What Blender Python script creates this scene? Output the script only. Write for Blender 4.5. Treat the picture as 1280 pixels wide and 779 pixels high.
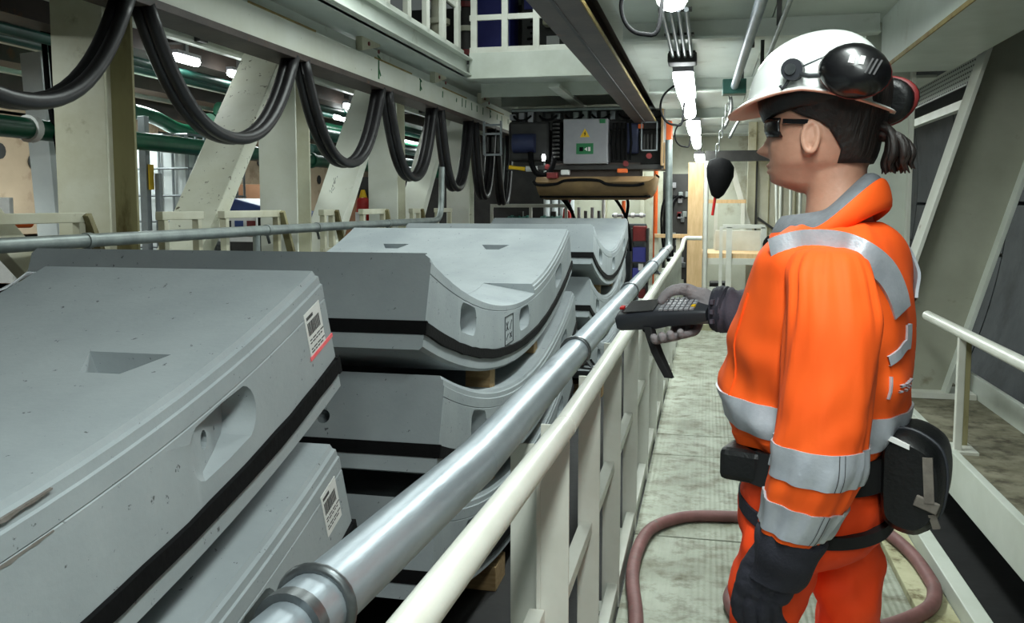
import bpy, bmesh, math, random
from mathutils import Vector, Matrix, Euler, noise
for o in list(bpy.data.objects):
    bpy.data.objects.remove(o)
scene = bpy.context.scene
COL = scene.collection
random.seed(7)
R = math.radians
# ---------------------------------------------------------------- camera
cam_d = bpy.data.cameras.new('camera')
cam = bpy.data.objects.new('camera', cam_d)
COL.objects.link(cam)
cam.location = (0, 0, 1.5)
cam.rotation_euler = (R(90 - 5.0), 0, R(12.46))
cam_d.sensor_width = 36
cam_d.lens = 36 * 1100 / 1280
cam_d.shift_y = -(389.5 - 352.2) / 1280
cam_d.clip_start = 0.02
scene.camera = cam
# ---------------------------------------------------------------- world, exposure
w = bpy.data.worlds.new('world')
scene.world = w
w.use_nodes = True
w.node_tree.nodes['Background'].inputs[0].default_value = (0.80, 0.92, 0.90, 1)
w.node_tree.nodes['Background'].inputs[1].default_value = 0.10
scene.view_settings.view_transform = 'Standard'
scene.view_settings.look = 'None'
scene.view_settings.exposure = 0.0
scene.view_settings.gamma = 1
scene.view_settings.use_curve_mapping = False
LIGHT = (0.90, 1.0, 0.96)


def area(name, loc, sx, sy, power, color=LIGHT, rot=(0, 0, 0)):
    d = bpy.data.lights.new(name, 'AREA')
    d.shape = 'RECTANGLE'
    d.size, d.size_y = sx, sy
    d.energy = power
    d.color = color
    o = bpy.data.objects.new(name, d)
    o.location = loc
    o.rotation_euler = rot
    COL.objects.link(o)
    return o


# lamps of the upper deck shining down through the opening over the stacks
area('upper_deck_light', (-1.8, 5.8, 3.6), 1.2, 1.6, 52)
area('upper_deck_light', (-1.9, 8.2, 4.2), 1.4, 1.6, 36)
# the row of walkway lamps goes on behind the camera
area('walkway_light', (0.1, 0.7, 2.5), 0.2, 1.4, 42)
area('walkway_light', (0.1, -1.2, 2.5), 0.2, 1.4, 50)
# lamps under the deck on the far side of the columns
area('side_light', (-4.4, 3.2, 2.5), 0.25, 1.4, 40)
area('side_light', (-4.9, 6.6, 2.5), 0.25, 1.4, 50)
area('side_light', (-4.9, 9.6, 2.5), 0.25, 1.4, 55)
area('side_light', (-4.6, 13.0, 2.5), 0.25, 1.4, 55)
area('end_light', (-1.4, 13.4, 2.75), 1.6, 0.3, 45)


# ---------------------------------------------------------------- materials
def S(r, g, b):
    f = lambda c: (c / 255 / 12.92) if c / 255 <= 0.04045 else ((c / 255 + 0.055) / 1.055) ** 2.4
    return (f(r), f(g), f(b), 1)


def mat(name, c1, c2=None, scale=4.0, rough=0.5, metal=0.0, bump=0.0, bscale=40.0, spots=None, sscale=12.0,
        sthr=(0.62, 0.7), stretch=(1, 1, 1), coat=0.0, emit=None, spec=0.5):
    m = bpy.data.materials.new(name)
    m.use_nodes = True
    nt = m.node_tree
    N, L = nt.nodes, nt.links
    b = N['Principled BSDF']
    b.inputs['Roughness'].default_value = rough
    b.inputs['Metallic'].default_value = metal
    b.inputs['Coat Weight'].default_value = coat
    b.inputs['Specular IOR Level'].default_value = spec
    tc = N.new('ShaderNodeTexCoord')
    mp = N.new('ShaderNodeMapping')
    mp.inputs['Scale'].default_value = stretch
    L.new(tc.outputs['Object'], mp.inputs[0])
    c2 = c2 or c1
    n1 = N.new('ShaderNodeTexNoise')
    n1.inputs['Scale'].default_value = scale
    n1.inputs['Detail'].default_value = 6
    n1.inputs['Roughness'].default_value = 0.6
    L.new(mp.outputs[0], n1.inputs['Vector'])
    r1 = N.new('ShaderNodeValToRGB')
    r1.color_ramp.elements[0].position = 0.35
    r1.color_ramp.elements[0].color = c1
    r1.color_ramp.elements[1].position = 0.68
    r1.color_ramp.elements[1].color = c2
    L.new(n1.outputs[0], r1.inputs[0])
    out = r1.outputs[0]
    if spots:
        n2 = N.new('ShaderNodeTexNoise')
        n2.inputs['Scale'].default_value = sscale
        n2.inputs['Detail'].default_value = 8
        n2.inputs['Roughness'].default_value = 0.65
        L.new(mp.outputs[0], n2.inputs['Vector'])
        r2 = N.new('ShaderNodeValToRGB')
        r2.color_ramp.elements[0].position = sthr[0]
        r2.color_ramp.elements[0].color = (0, 0, 0, 1)
        r2.color_ramp.elements[1].position = sthr[1]
        r2.color_ramp.elements[1].color = (1, 1, 1, 1)
        L.new(n2.outputs[0], r2.inputs[0])
        mx = N.new('ShaderNodeMix')
        mx.data_type = 'RGBA'
        L.new(r2.outputs[0], mx.inputs[0])
        L.new(out, mx.inputs[6])
        mx.inputs[7].default_value = spots
        out = mx.outputs[2]
    L.new(out, b.inputs['Base Color'])
    if bump:
        n3 = N.new('ShaderNodeTexNoise')
        n3.inputs['Scale'].default_value = bscale
        n3.inputs['Detail'].default_value = 5
        L.new(mp.outputs[0], n3.inputs['Vector'])
        bp = N.new('ShaderNodeBump')
        bp.inputs['Strength'].default_value = bump
        bp.inputs['Distance'].default_value = 0.01
        L.new(n3.outputs[0], bp.inputs['Height'])
        L.new(bp.outputs[0], b.inputs['Normal'])
    if emit:
        b.inputs['Emission Color'].default_value = emit[0]
        b.inputs['Emission Strength'].default_value = emit[1]
    return m


M = {}
M['white'] = mat('white_painted_steel', S(206, 211, 202), S(190, 195, 184), 3, 0.42, bump=0.05, spots=S(120, 100, 60), sscale=5, sthr=(0.70, 0.80))
M['rail'] = mat('cream_rail_paint', S(216, 217, 208), S(203, 203, 192), 5, 0.33, bump=0.04, spots=S(150, 130, 110), sscale=9, sthr=(0.68, 0.76))
M['cream'] = mat('cream_grimy_steel', S(208, 207, 188), S(182, 177, 148), 2.2, 0.5, bump=0.08, spots=S(105, 90, 52), sscale=3.4, sthr=(0.60, 0.74))
M['column'] = mat('column_paint', S(224, 227, 216), S(212, 214, 198), 2.5, 0.45, bump=0.06, spots=S(110, 105, 70), sscale=14, sthr=(0.68, 0.76))
M['chipped'] = mat('chipped_white_paint', S(222, 224, 208), S(206, 206, 184), 2.5, 0.5, bump=0.06, spots=S(92, 88, 66), sscale=22, sthr=(0.62, 0.66))
M['olive'] = mat('stained_flange_paint', S(160, 154, 116), S(134, 126, 88), 2.5, 0.55, bump=0.08, spots=S(85, 72, 36), sscale=5, sthr=(0.5, 0.68), stretch=(1, 1, .3))
M['rusty'] = mat('rust_brown_steel', S(78, 66, 60), S(54, 46, 42), 3, 0.55, bump=0.15, spots=S(96, 64, 44), sscale=6)
M['strutweb'] = mat('dimmed_strut_web', S(160, 161, 146), S(142, 143, 128), 2, 0.5, bump=0.06, spots=S(110, 104, 84), sscale=5, sthr=(0.62, 0.76))  # web colour toned down to stand in for weak light on the right
M['stain'] = mat('brown_stain', S(104, 98, 92), S(124, 120, 116), 30, 0.8)
M['edge'] = mat('rusty_edge', S(150, 136, 80), S(120, 92, 50), 9, 0.7)
M['deck'] = mat('deck_plate_paint', S(204, 211, 204), S(182, 189, 180), 1.2, 0.42, bump=0.03, spots=S(130, 128, 108), sscale=3, sthr=(0.6, 0.8))
M['concrete'] = mat('segment_concrete', S(158, 165, 168), S(138, 146, 150), 1.9, 0.75, bump=0.08, bscale=70, spots=S(84, 88, 90), sscale=42, sthr=(0.655, 0.675))
M['black'] = mat('black_rubber', S(11, 11, 13), S(7, 7, 8), 6, 0.8, spec=0.15, bump=0.2, bscale=50)
M['hose'] = mat('black_hose_rubber', S(33, 31, 33), S(22, 21, 23), 6, 0.42, bump=0.05)
M['galv'] = mat('galvanised_steel', S(168, 177, 184), S(140, 150, 158), 14, 0.40, 0.62, bump=0.08, bscale=60, spots=S(118, 126, 134), sscale=8, sthr=(0.55, 0.7), stretch=(1, .25, 1))
M['galvdull'] = mat('dull_galvanised_steel', S(150, 158, 156), S(122, 130, 128), 8, 0.45, 0.5, bump=0.05)
M['bolt'] = mat('zinc_steel', S(120, 124, 126), S(86, 90, 92), 20, 0.35, 0.8)
M['green'] = mat('green_pipe_paint', S(26, 92, 66), S(16, 70, 50), 4, 0.35, bump=0.03)
M['teal'] = mat('dark_teal_pipe_paint', S(34, 84, 74), S(22, 62, 54), 5, 0.4)
M['dark'] = mat('dark_steel', S(58, 57, 55), S(38, 38, 38), 4, 0.6, bump=0.1)
M['pit'] = mat('dark_pit_floor', S(34, 34, 34), S(18, 18, 18), 3, 0.7, bump=0.3, bscale=12)
M['timber'] = mat('timber', S(178, 150, 108), S(140, 112, 74), 5, 0.75, bump=0.1, stretch=(1, 8, 8))
M['plywood'] = mat('pale_plywood', S(224, 190, 144), S(206, 170, 122), 5, 0.7, bump=0.05, stretch=(6, 6, 1))
M['floor'] = None
M['tunnel'] = mat('tunnel_lining_concrete', S(206, 184, 158), S(182, 160, 136), 1.0, 0.8, bump=0.1, bscale=20, spots=S(140, 112, 88), sscale=2.2, sthr=(0.55, 0.72))
M['tunneld'] = mat('tunnel_lining_dimmed', S(70, 74, 77), S(52, 56, 58), 1.6, 0.75, bump=0.12, bscale=20, spots=S(38, 40, 42), sscale=2.5, sthr=(0.5, 0.72))  # low light on the right lining is put into this darker colour
M['dirt'] = mat('dirty_ledge', S(136, 132, 112), S(96, 91, 72), 7, 0.85, bump=0.5, bscale=30, spots=S(66, 60, 44), sscale=9, sthr=(0.48, 0.66))
M['orange'] = mat('orange_fabric', S(255, 96, 10), S(255, 88, 6), 4, 0.78, bump=0.03, bscale=260)
M['redorange'] = mat('red_orange_fabric', S(255, 76, 12), S(250, 68, 8), 4, 0.78, bump=0.03, bscale=260)
M['tape'] = mat('reflective_tape', S(188, 192, 200), S(172, 177, 186), 30, 0.35, 0.25, bump=0.08, bscale=200)
M['lining'] = mat('grey_lining_fabric', S(118, 122, 128), S(106, 110, 116), 40, 0.85, bump=0.15, bscale=250)
M['navy'] = mat('navy_fabric', S(42, 42, 54), S(30, 30, 40), 12, 0.8, bump=0.2, bscale=200)
M['sleeve'] = mat('plum_grey_fabric', S(76, 70, 82), S(62, 57, 70), 12, 0.8, bump=0.2, bscale=200)
M['glove'] = mat('grey_glove_knit', S(140, 134, 136), S(118, 112, 116), 14, 0.8, bump=0.3, bscale=160, spots=S(92, 82, 84), sscale=30, sthr=(0.55, 0.7))
M['skin'] = mat('skin', S(190, 144, 122), S(172, 124, 102), 14, 0.5, bump=0.08, bscale=120)
M['hair'] = mat('dark_brown_hair', S(38, 30, 27), S(22, 18, 17), 60, 0.5, bump=0.5, bscale=70, stretch=(1, 3, .25))
M['helmet'] = mat('white_helmet_shell', S(240, 243, 240), S(234, 238, 234), 4, 0.28, coat=0.3)
M['peach'] = mat('helmet_underside', S(226, 178, 158), S(216, 166, 146), 5, 0.5)
M['gloss'] = mat('gloss_black_plastic', S(16, 16, 18), S(10, 10, 12), 4, 0.27, coat=0.15)
M['plastic'] = mat('dark_grey_plastic', S(46, 48, 54), S(36, 38, 44), 8, 0.45)
M['red'] = mat('red_plastic', S(190, 34, 30), S(170, 26, 24), 4, 0.45)
M['reddark'] = mat('dark_red_paint', S(130, 36, 36), S(96, 26, 28), 4, 0.5)
M['pouch'] = mat('black_nylon', S(16, 17, 19), S(9, 10, 11), 14, 0.42, bump=0.15, bscale=120)
M['webbing'] = mat('grey_webbing', S(112, 106, 98), S(82, 76, 70), 30, 0.7)
M['grey'] = mat('grey_cabinet_paint', S(156, 156, 160), S(140, 140, 146), 3, 0.45)
M['yellow'] = mat('yellow_paint', S(238, 196, 30), S(226, 180, 20), 6, 0.5)
M['signgreen'] = mat('sign_green', S(30, 120, 70), S(24, 108, 62), 6, 0.5)
M['paper'] = mat('white_label', S(226, 226, 224), S(214, 214, 212), 20, 0.6)
M['ink'] = mat('label_ink', S(70, 68, 70), S(58, 56, 58), 20, 0.6)
M['redline'] = mat('red_marker', S(255, 120, 124), S(246, 96, 104), 20, 0.6)
M['mark'] = mat('green_marker', S(34, 110, 60), S(26, 92, 50), 20, 0.6)
M['blue'] = mat('blue_panel', S(62, 66, 150), S(50, 52, 128), 3, 0.5)
M['darkblue'] = mat('dark_blue_paint', S(44, 52, 88), S(34, 40, 68), 4, 0.5)
M['bluetarp'] = mat('blue_tarp', S(40, 68, 128), S(30, 52, 104), 6, 0.5)
M['tote'] = mat('white_plastic_tank', S(216, 222, 222), S(200, 206, 208), 3, 0.5)
M['cage'] = mat('grey_cage_steel', S(150, 156, 160), S(130, 136, 140), 6, 0.4, 0.4)
M['hosered'] = mat('red_brown_hose', S(132, 90, 88), S(108, 72, 70), 9, 0.6, bump=0.1, spots=S(110, 96, 88), sscale=14)
M['orangep'] = mat('orange_paint', S(232, 104, 40), S(214, 92, 34), 5, 0.5)
M['bare'] = mat('tan_worn_steel', S(170, 140, 100), S(136, 112, 84), 4, 0.45, 0.3)
M['pale'] = mat('pale_wall_paint', S(206, 208, 190), S(184, 184, 164), 1.4, 0.6, spots=S(150, 140, 110), sscale=2.4, sthr=(0.55, 0.75))
M['strap'] = mat('black_webbing', S(18, 18, 20), S(12, 12, 14), 20, 0.75)
M['lamp'] = mat('lamp_diffuser', S(255, 255, 255), emit=((0.93, 1, 0.98, 1), 20))
M['rope'] = mat('steel_rope', S(150, 152, 150), S(110, 112, 110), 40, 0.4, 0.6)
M['brown'] = mat('brown_board', S(150, 110, 84), S(128, 92, 68), 3, 0.75)
M['foil'] = mat('white_plastic_sheet', S(214, 218, 222), S(170, 176, 182), 12, 0.25, bump=0.6, bscale=14)


def floor_mat():
    m = mat('walkway_plate', S(172, 177, 162), S(130, 133, 116), 2.6, 0.6, spots=S(96, 92, 70), sscale=9, sthr=(0.47, 0.70))
    nt = m.node_tree
    N, L = nt.nodes, nt.links
    tc = N.new('ShaderNodeTexCoord')
    wv = N.new('ShaderNodeTexWave')
    wv.bands_direction = 'X'
    wv.inputs['Scale'].default_value = 13
    wv.inputs['Distortion'].default_value = 1.2
    wv.inputs['Detail'].default_value = 3
    wv.inputs['Detail Scale'].default_value = 3
    L.new(tc.outputs['Object'], wv.inputs['Vector'])
    bp = N.new('ShaderNodeBump')
    bp.inputs['Strength'].default_value = 0.35
    bp.inputs['Distance'].default_value = 0.006
    L.new(wv.outputs[1], bp.inputs['Height'])
    L.new(bp.outputs[0], N['Principled BSDF'].inputs['Normal'])
    return m


M['floor'] = floor_mat()
M['kerb'] = mat('kerb_concrete', S(196, 194, 160), S(160, 156, 120), 4, 0.8, bump=0.2, spots=S(110, 100, 70), sscale=9, sthr=(0.52, 0.66))


# ---------------------------------------------------------------- mesh helpers
class MB:
    def __init__(s):
        s.v, s.f, s.weld = [], [], False

    def add(s, vs, fs):
        n = len(s.v)
        s.v += [tuple(v) for v in vs]
        s.f += [tuple(i + n for i in f) for f in fs]
        return s

    def box(s, x0, x1, y0, y1, z0, z1):
        vs = [(x, y, z) for z in (z0, z1) for y in (y0, y1) for x in (x0, x1)]
        return s.add(vs, [(0, 2, 3, 1), (4, 5, 7, 6), (0, 1, 5, 4), (2, 6, 7, 3), (0, 4, 6, 2), (1, 3, 7, 5)])

    def bar(s, p, q, wd, hg, up=(0, 0, 1)):
        p, q = Vector(p), Vector(q)
        d = (q - p).normalized()
        sd = d.cross(Vector(up))
        if sd.length < 1e-4:
            sd = d.cross(Vector((1, 0, 0)))
        sd.normalize()
        u = sd.cross(d)
        vs = [c + sd * a * wd / 2 + u * b * hg / 2 for c in (p, q) for b in (-1, 1) for a in (-1, 1)]
        return s.add(vs, [(0, 1, 3, 2), (4, 6, 7, 5), (0, 4, 5, 1), (2, 3, 7, 6), (0, 2, 6, 4), (1, 5, 7, 3)])

    def tube(s, pts, r, n=12, closed=False, caps=True):
        pts = [Vector(p) for p in pts]
        m = len(pts)
        rs = r if isinstance(r, (list, tuple)) else [r] * m
        base = len(s.v)
        prev = None
        for i, p in enumerate(pts):
            if closed:
                t = pts[(i + 1) % m] - pts[i - 1]
            else:
                t = pts[min(i + 1, m - 1)] - pts[max(i - 1, 0)]
            t.normalize()
            if prev is None:
                a = Vector((0, 0, 1)) if abs(t.z) < 0.9 else Vector((1, 0, 0))
                u = t.cross(a).normalized()
            else:
                u = (prev - t * prev.dot(t)).normalized()
            prev = u
            v = t.cross(u)
            for k in range(n):
                a = 2 * math.pi * k / n
                s.v.append(tuple(p + (u * math.cos(a) + v * math.sin(a)) * rs[i]))
        for i in range(m if closed else m - 1):
            j = (i + 1) % m
            for k in range(n):
                k2 = (k + 1) % n
                s.f.append((base + i * n + k, base + i * n + k2, base + j * n + k2, base + j * n + k))
        if not closed and caps:
            s.f.append(tuple(base + k for k in reversed(range(n))))
            s.f.append(tuple(base + (m - 1) * n + k for k in range(n)))
        return s

    def cap_tube(s, pts, rs, n=12):
        """tube with rounded ends"""
        pts = [Vector(p) for p in pts]
        a, b = (pts[0] - pts[1]).normalized(), (pts[-1] - pts[-2]).normalized()
        P, Q = [], []
        for k in (1.0, 0.9, 0.62, 0.3):
            P.append(pts[0] + a * rs[0] * k * 0.98)
            Q.append(rs[0] * math.sqrt(max(0.0004, 1 - k * k)))
        P += pts
        Q += list(rs)
        for k in (0.3, 0.62, 0.9, 1.0):
            P.append(pts[-1] + b * rs[-1] * k * 0.98)
            Q.append(rs[-1] * math.sqrt(max(0.0004, 1 - k * k)))
        return s.tube(P, Q, n)

    def prism(s, poly, o, u, v, d):
        """polygon poly in the plane o + a*u + b*v, thickened by vector d"""
        o, u, v, d = Vector(o), Vector(u), Vector(v), Vector(d)
        n = len(poly)
        vs = [o + u * a + v * b for a, b in poly] + [o + u * a + v * b + d for a, b in poly]
        fs = [tuple(reversed(range(n))), tuple(range(n, 2 * n))]
        fs += [(i, (i + 1) % n, n + (i + 1) % n, n + i) for i in range(n)]
        return s.add(vs, fs)

    def disc(s, c, ax, r, h, n=16):
        c, ax = Vector(c), Vector(ax).normalized()
        return s.tube([c - ax * h / 2, c + ax * h / 2], r, n)

    def ball(s, c, rx, ry, rz, n=16, m=10):
        c = Vector(c)
        b = len(s.v)
        for i in range(1, m):
            a = math.pi * i / m
            for k in range(n):
                t = 2 * math.pi * k / n
                s.v.append((c.x + rx * math.sin(a) * math.cos(t), c.y + ry * math.sin(a) * math.sin(t), c.z + rz * math.cos(a)))
        s.v += [(c.x, c.y, c.z + rz), (c.x, c.y, c.z - rz)]
        for i in range(m - 2):
            for k in range(n):
                k2 = (k + 1) % n
                s.f.append((b + i * n + k, b + (i + 1) * n + k, b + (i + 1) * n + k2, b + i * n + k2))
        e = b + (m - 1) * n
        for k in range(n):
            k2 = (k + 1) % n
            s.f.append((e, b + k, b + k2))
            s.f.append((e + 1, b + (m - 2) * n + k2, b + (m - 2) * n + k))
        return s

    def grid(s, rows, wrap=False):
        b = len(s.v)
        n = len(rows[0])
        for r in rows:
            s.v += [tuple(p) for p in r]
        for i in range(len(rows) - 1):
            for k in range(n if wrap else n - 1):
                k2 = (k + 1) % n
                s.f.append((b + i * n + k, b + i * n + k2, b + (i + 1) * n + k2, b + (i + 1) * n + k))
        return s

    def mesh(s, name, smooth=False):
        me = bpy.data.meshes.new(name)
        me.from_pydata(s.v, [], s.f)
        bm = bmesh.new()
        bm.from_mesh(me)
        if s.weld:
            bmesh.ops.remove_doubles(bm, verts=bm.verts, dist=1e-5)
        bmesh.ops.recalc_face_normals(bm, faces=bm.faces)
        bm.to_mesh(me)
        bm.free()
        if smooth:
            me.polygons.foreach_set('use_smooth', [True] * len(me.polygons))
        return me

    def build(s, name, m, parent=None, smooth=False, bevel=0, auto=None):
        me = s.mesh(name, smooth or auto is not None)
        if auto is not None:
            me.set_sharp_from_angle(angle=R(auto))
        o = bpy.data.objects.new(name, me)
        me.materials.append(M[m] if isinstance(m, str) else m)
        COL.objects.link(o)
        if parent:
            o.parent = parent
        if bevel:
            b = o.modifiers.new('bevel', 'BEVEL')
            b.width = bevel
            b.segments = 2
            b.limit_method = 'ANGLE'
        return o


def tag(o, label=None, cat=None, group=None, kind=None):
    for k, v in (('label', label), ('category', cat), ('group', group), ('kind', kind)):
        if v:
            o[k] = v
    return o


def empty(name, loc=(0, 0, 0), rz=0):
    o = bpy.data.objects.new(name, None)
    o.location = loc
    o.rotation_euler = (0, 0, rz)
    o.empty_display_size = 0.1
    COL.objects.link(o)
    return o


def struct(o):
    o['kind'] = 'structure'
    return o


def copy_tree(o, parent=None):
    c = o.copy()
    COL.objects.link(c)
    if parent:
        c.parent = parent
    for ch in list(o.children):
        copy_tree(ch, c)
    return c


def part_at(src, parent, loc, name=None):
    c = src.copy()
    COL.objects.link(c)
    c.parent = parent
    c.location = loc
    return c


def bez(p0, p1, p2, p3, n=16):
    p0, p1, p2, p3 = map(Vector, (p0, p1, p2, p3))
    out = []
    for i in range(n + 1):
        t = i / n
        out.append(p0 * (1 - t) ** 3 + p1 * 3 * t * (1 - t) ** 2 + p2 * 3 * t * t * (1 - t) + p3 * t ** 3)
    return out


def spline(pts, n=8, closed=False):
    P = [Vector(p) for p in pts]
    m = len(P)
    out = []
    for i in range(m if closed else m - 1):
        a, b = P[i], P[(i + 1) % m]
        z = P[i - 1] if (closed or i > 0) else a * 2 - b
        c = P[(i + 2) % m] if (closed or i + 2 < m) else b * 2 - a
        for k in range(n):
            t = k / n
            out.append(0.5 * ((2 * a) + (b - z) * t + (2 * z - 5 * a + 4 * b - c) * t * t + (3 * a - z - 3 * b + c) * t ** 3))
    if not closed:
        out.append(P[-1])
    return out


def baked(o):
    """replace an object's mesh by its evaluated one, dropping the modifiers"""
    dg = bpy.context.evaluated_depsgraph_get()
    me = bpy.data.meshes.new_from_object(o.evaluated_get(dg))
    o.modifiers.clear()
    o.data = me
    return o


def remesh(o, voxel, it=2, fac=0.5):
    r = o.modifiers.new('remesh', 'REMESH')
    r.mode = 'VOXEL'
    r.voxel_size = voxel
    r.use_smooth_shade = True
    if it:
        s = o.modifiers.new('smooth', 'SMOOTH')
        s.iterations = it
        s.factor = fac
    mats = list(o.data.materials)
    baked(o)
    if not o.data.materials:
        for m in mats:
            o.data.materials.append(m)
    o.data.polygons.foreach_set('use_smooth', [True] * len(o.data.polygons))
    return o


def ibeam(mb, p, q, depth, width, tf=0.02, tw=0.014, depth_dir=(1, 0, 0)):
    """I section from p to q; depth_dir is the direction across the flanges"""
    p, q = Vector(p), Vector(q)
    d = (q - p).normalized()
    u = Vector(depth_dir)
    u = (u - d * u.dot(d)).normalized()
    for sgn in (-1, 1):
        off = u * sgn * (depth / 2 - tf / 2)
        mb.bar(p + off, q + off, width, tf, up=u)
    mb.bar(p, q, tw, depth - 2 * tf, up=u)
    return mb
# ================================================================ THE SETTING
# ---- walkway floor: plates laid one after the other
floor = struct(MB().box(-0.34, 1.02, -1.5, 10.7, -0.06, -0.03).build('floor', 'dark'))
ys = [-1.5, 0.2, 1.6, 2.75, 3.94, 5.27, 5.75, 7.0, 8.3, 9.5, 10.7]
for a, b in zip(ys, ys[1:]):
    MB().box(-0.295, 0.775, a + 0.006, b - 0.006, -0.03, 0).build('floor_plate', 'floor', floor, bevel=0.003)
ks = [-1.5, 1.2, 3.2, 5.6, 8.0, 10.7]
for a, b in zip(ks, ks[1:]):
    MB().box(0.785, 0.915, a + 0.004, b - 0.004, -0.03, 0.012).build('edge_plank', 'kerb', floor, bevel=0.004)
struct(MB().box(0.92, 0.985, -1.5, 10.7, -0.30, 0.075).build('trim_1', 'white', bevel=0.004))        # channel kerb on the right
struct(MB().box(0.985, 1.125, -1.5, 10.7, -0.34, -0.30).build('trim_2', 'tunneld'))                  # bottom of the trough
struct(MB().box(-0.345, -0.305, -1.5, 10.7, -0.10, 0.06).build('trim_3', 'rail', bevel=0.003))        # toe plate on the left
lg = struct(MB().box(1.135, 1.56, -1.5, 10.7, 0.20, 0.37).build('trim_4', 'dirt', bevel=0.004))      # dirty ledge
struct(MB().box(1.10, 1.135, -1.5, 10.7, 0.19, 0.385).build('trim_5', 'white', bevel=0.004))         # ledge fascia beam
struct(MB().box(1.55, 1.575, -1.5, 10.7, 0.30, 0.50).build('trim_6', 'white', bevel=0.004))          # second kerb
struct(MB().box(-6.4, 2.1, -2.5, 17.2, -0.45, -0.34).build('trim_7', 'pit'))                          # pit floor under everything
ld = struct(MB().box(-6.2, -2.86, -1.0, 16.5, 0.78, 0.90).build('trim_8', 'dark'))                   # deck on the far side of the columns
struct(MB().box(-2.90, -2.86, -1.0, 16.5, -0.34, 0.78).build('trim_9', 'pit'))

# ---- tunnel lining: rings of curved concrete segments, left and right
TC, TR = (-2.0, 1.7), 4.35


def lining_piece(a0, a1, y0, y1, n=7):
    mb = MB()
    rows = []
    for i in range(n + 1):
        a = R(a0 + (a1 - a0) * i / n)
        c, s_ = math.cos(a), math.sin(a)
        rows.append([(TC[0] + r * c, y, TC[1] + r * s_) for r, y in ((TR, y0), (TR, y1), (TR + .2, y1), (TR + .2, y0))])
    mb.grid(rows, wrap=True)
    mb.add(rows[0], [(0, 1, 2, 3)])
    mb.add(rows[-1], [(0, 1, 2, 3)])
    return mb


for side, m, spans in (('left', 'tunnel', ((150.2, 165.8), (166.2, 180.8), (181.2, 199))), ('right', 'tunneld', ((-24, -8.2), (-7.8, 11.8), (12.2, 32)))):
    wl = struct(lining_piece(spans[0][0] - 1, spans[-1][1] + 1, -2.4, 17.0, 16).build('wall_' + side, 'dark'))
    wl.location = ((-0.24, 0, 0) if side == 'left' else (0.24, 0, 0))
    for k in range(12 if side == 'left' else 9):
        y0 = -1.9 + 1.6 * k
        for j, (a0, a1) in enumerate(spans):
            sh = (k % 2) * 5.5
            p = lining_piece(a0 + sh - (3 if j == 0 and sh else 0), a1 + (sh if j < 2 else 0), y0 + .012, y0 + 1.588).build('lining_segment', m, None)
            p.parent = wl
            p.location = (-wl.location.x, 0, 0)
            if side == 'left' and j == 1 and 4 <= k <= 9:
                for q in range(3):
                    a = R(174.5 + sh * .3 + (q - 1) * 1.0)
                    yy = y0 + 0.4 + 0.42 * q
                    c = (TC[0] + (TR - .002) * math.cos(a), yy, TC[1] + (TR - .002) * math.sin(a))
                    b_ = MB().tube([(c[0] - .012, yy, c[2]), (c[0] + .012, yy, c[2])], [.055, .075], 12).build('bolt_pocket', 'dark', p)
# ---- ceilings
ce = struct(MB().box(-0.56, 1.30, -1.5, 15.5, 2.68, 2.72).build('ceiling', 'deck'))
cs = [-1.5, 0.6, 3.2, 5.8, 8.4, 11.0, 13.4, 15.5]
for a, b in zip(cs, cs[1:]):
    MB().box(-0.55, 0.37, a + .003, b - .003, 2.655, 2.68).build('ceiling_panel', 'deck', ce)
    MB().box(0.376, 1.30, a + .003, b - .003, 2.655, 2.68).build('ceiling_panel', 'deck', ce)
for y in cs[1:-1]:
    x = MB()
    x.box(-0.55, 1.0, y - .012, y + .012, 2.55, 2.655)
    x.box(-0.55, 1.0, y - .06, y + .06, 2.535, 2.55)
    x.build('cross_beam', 'deck', ce)
# underside of the far deck, with its ribs
c2 = struct(MB().box(-3.0, -0.56, 9.62, 15.5, 2.98, 3.02).build('ceiling_far', 'deck'))
for y in (10.7, 11.8, 12.9, 14.0):
    MB().box(-2.75, -0.9, y - .02, y + .02, 2.82, 2.98).build('deck_rib', 'white', c2)
MB().box(-1.75, -1.63, 9.8, 15.4, 2.80, 2.84).build('deck_rib', 'white', c2)
MB().box(-2.6, -0.9, 9.57, 9.62, 2.90, 3.17).build('deck_fascia', 'white', c2, bevel=.004)
MB().box(-2.6, -0.9, 9.50, 9.66, 2.88, 2.90).build('deck_flange', 'white', c2)
# dark roof over the left deck with long stringers
c3 = struct(MB().box(-6.3, -3.56, -1.0, 15.5, 2.74, 2.80).build('ceiling_left', 'dark'))
for x, m, z0, wd in ((-3.68, 'white', 2.66, .03), (-4.05, 'rusty', 2.60, .10), (-4.8, 'white', 2.62, .03), (-5.2, 'rusty', 2.56, .12), (-5.65, 'white', 2.58, .03), (-6.0, 'rusty', 2.46, .10)):
    MB().box(x - wd, x + wd, -1.0, 15.4, z0, 2.74).build('roof_stringer', m, c3)
for k in range(9):
    MB().box(-6.2, -3.6, .8 + 1.7 * k - .05, .8 + 1.7 * k + .05, 2.68, 2.74).build('roof_joist', 'dark', c3)
# upper storey roof closing the well above the stacks
struct(MB().box(-4.5, 0.2, -1.5, 15.5, 5.0, 5.06).build('ceiling_upper', 'deck'))
struct(MB().box(-6.0, -0.62, 15.5, 15.6, -0.4, 5.0).build('wall_back', 'dark'))
struct(MB().box(-0.62, 1.8, 15.5, 15.6, -0.4, 5.0).build('wall_far', 'pale'))
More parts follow.
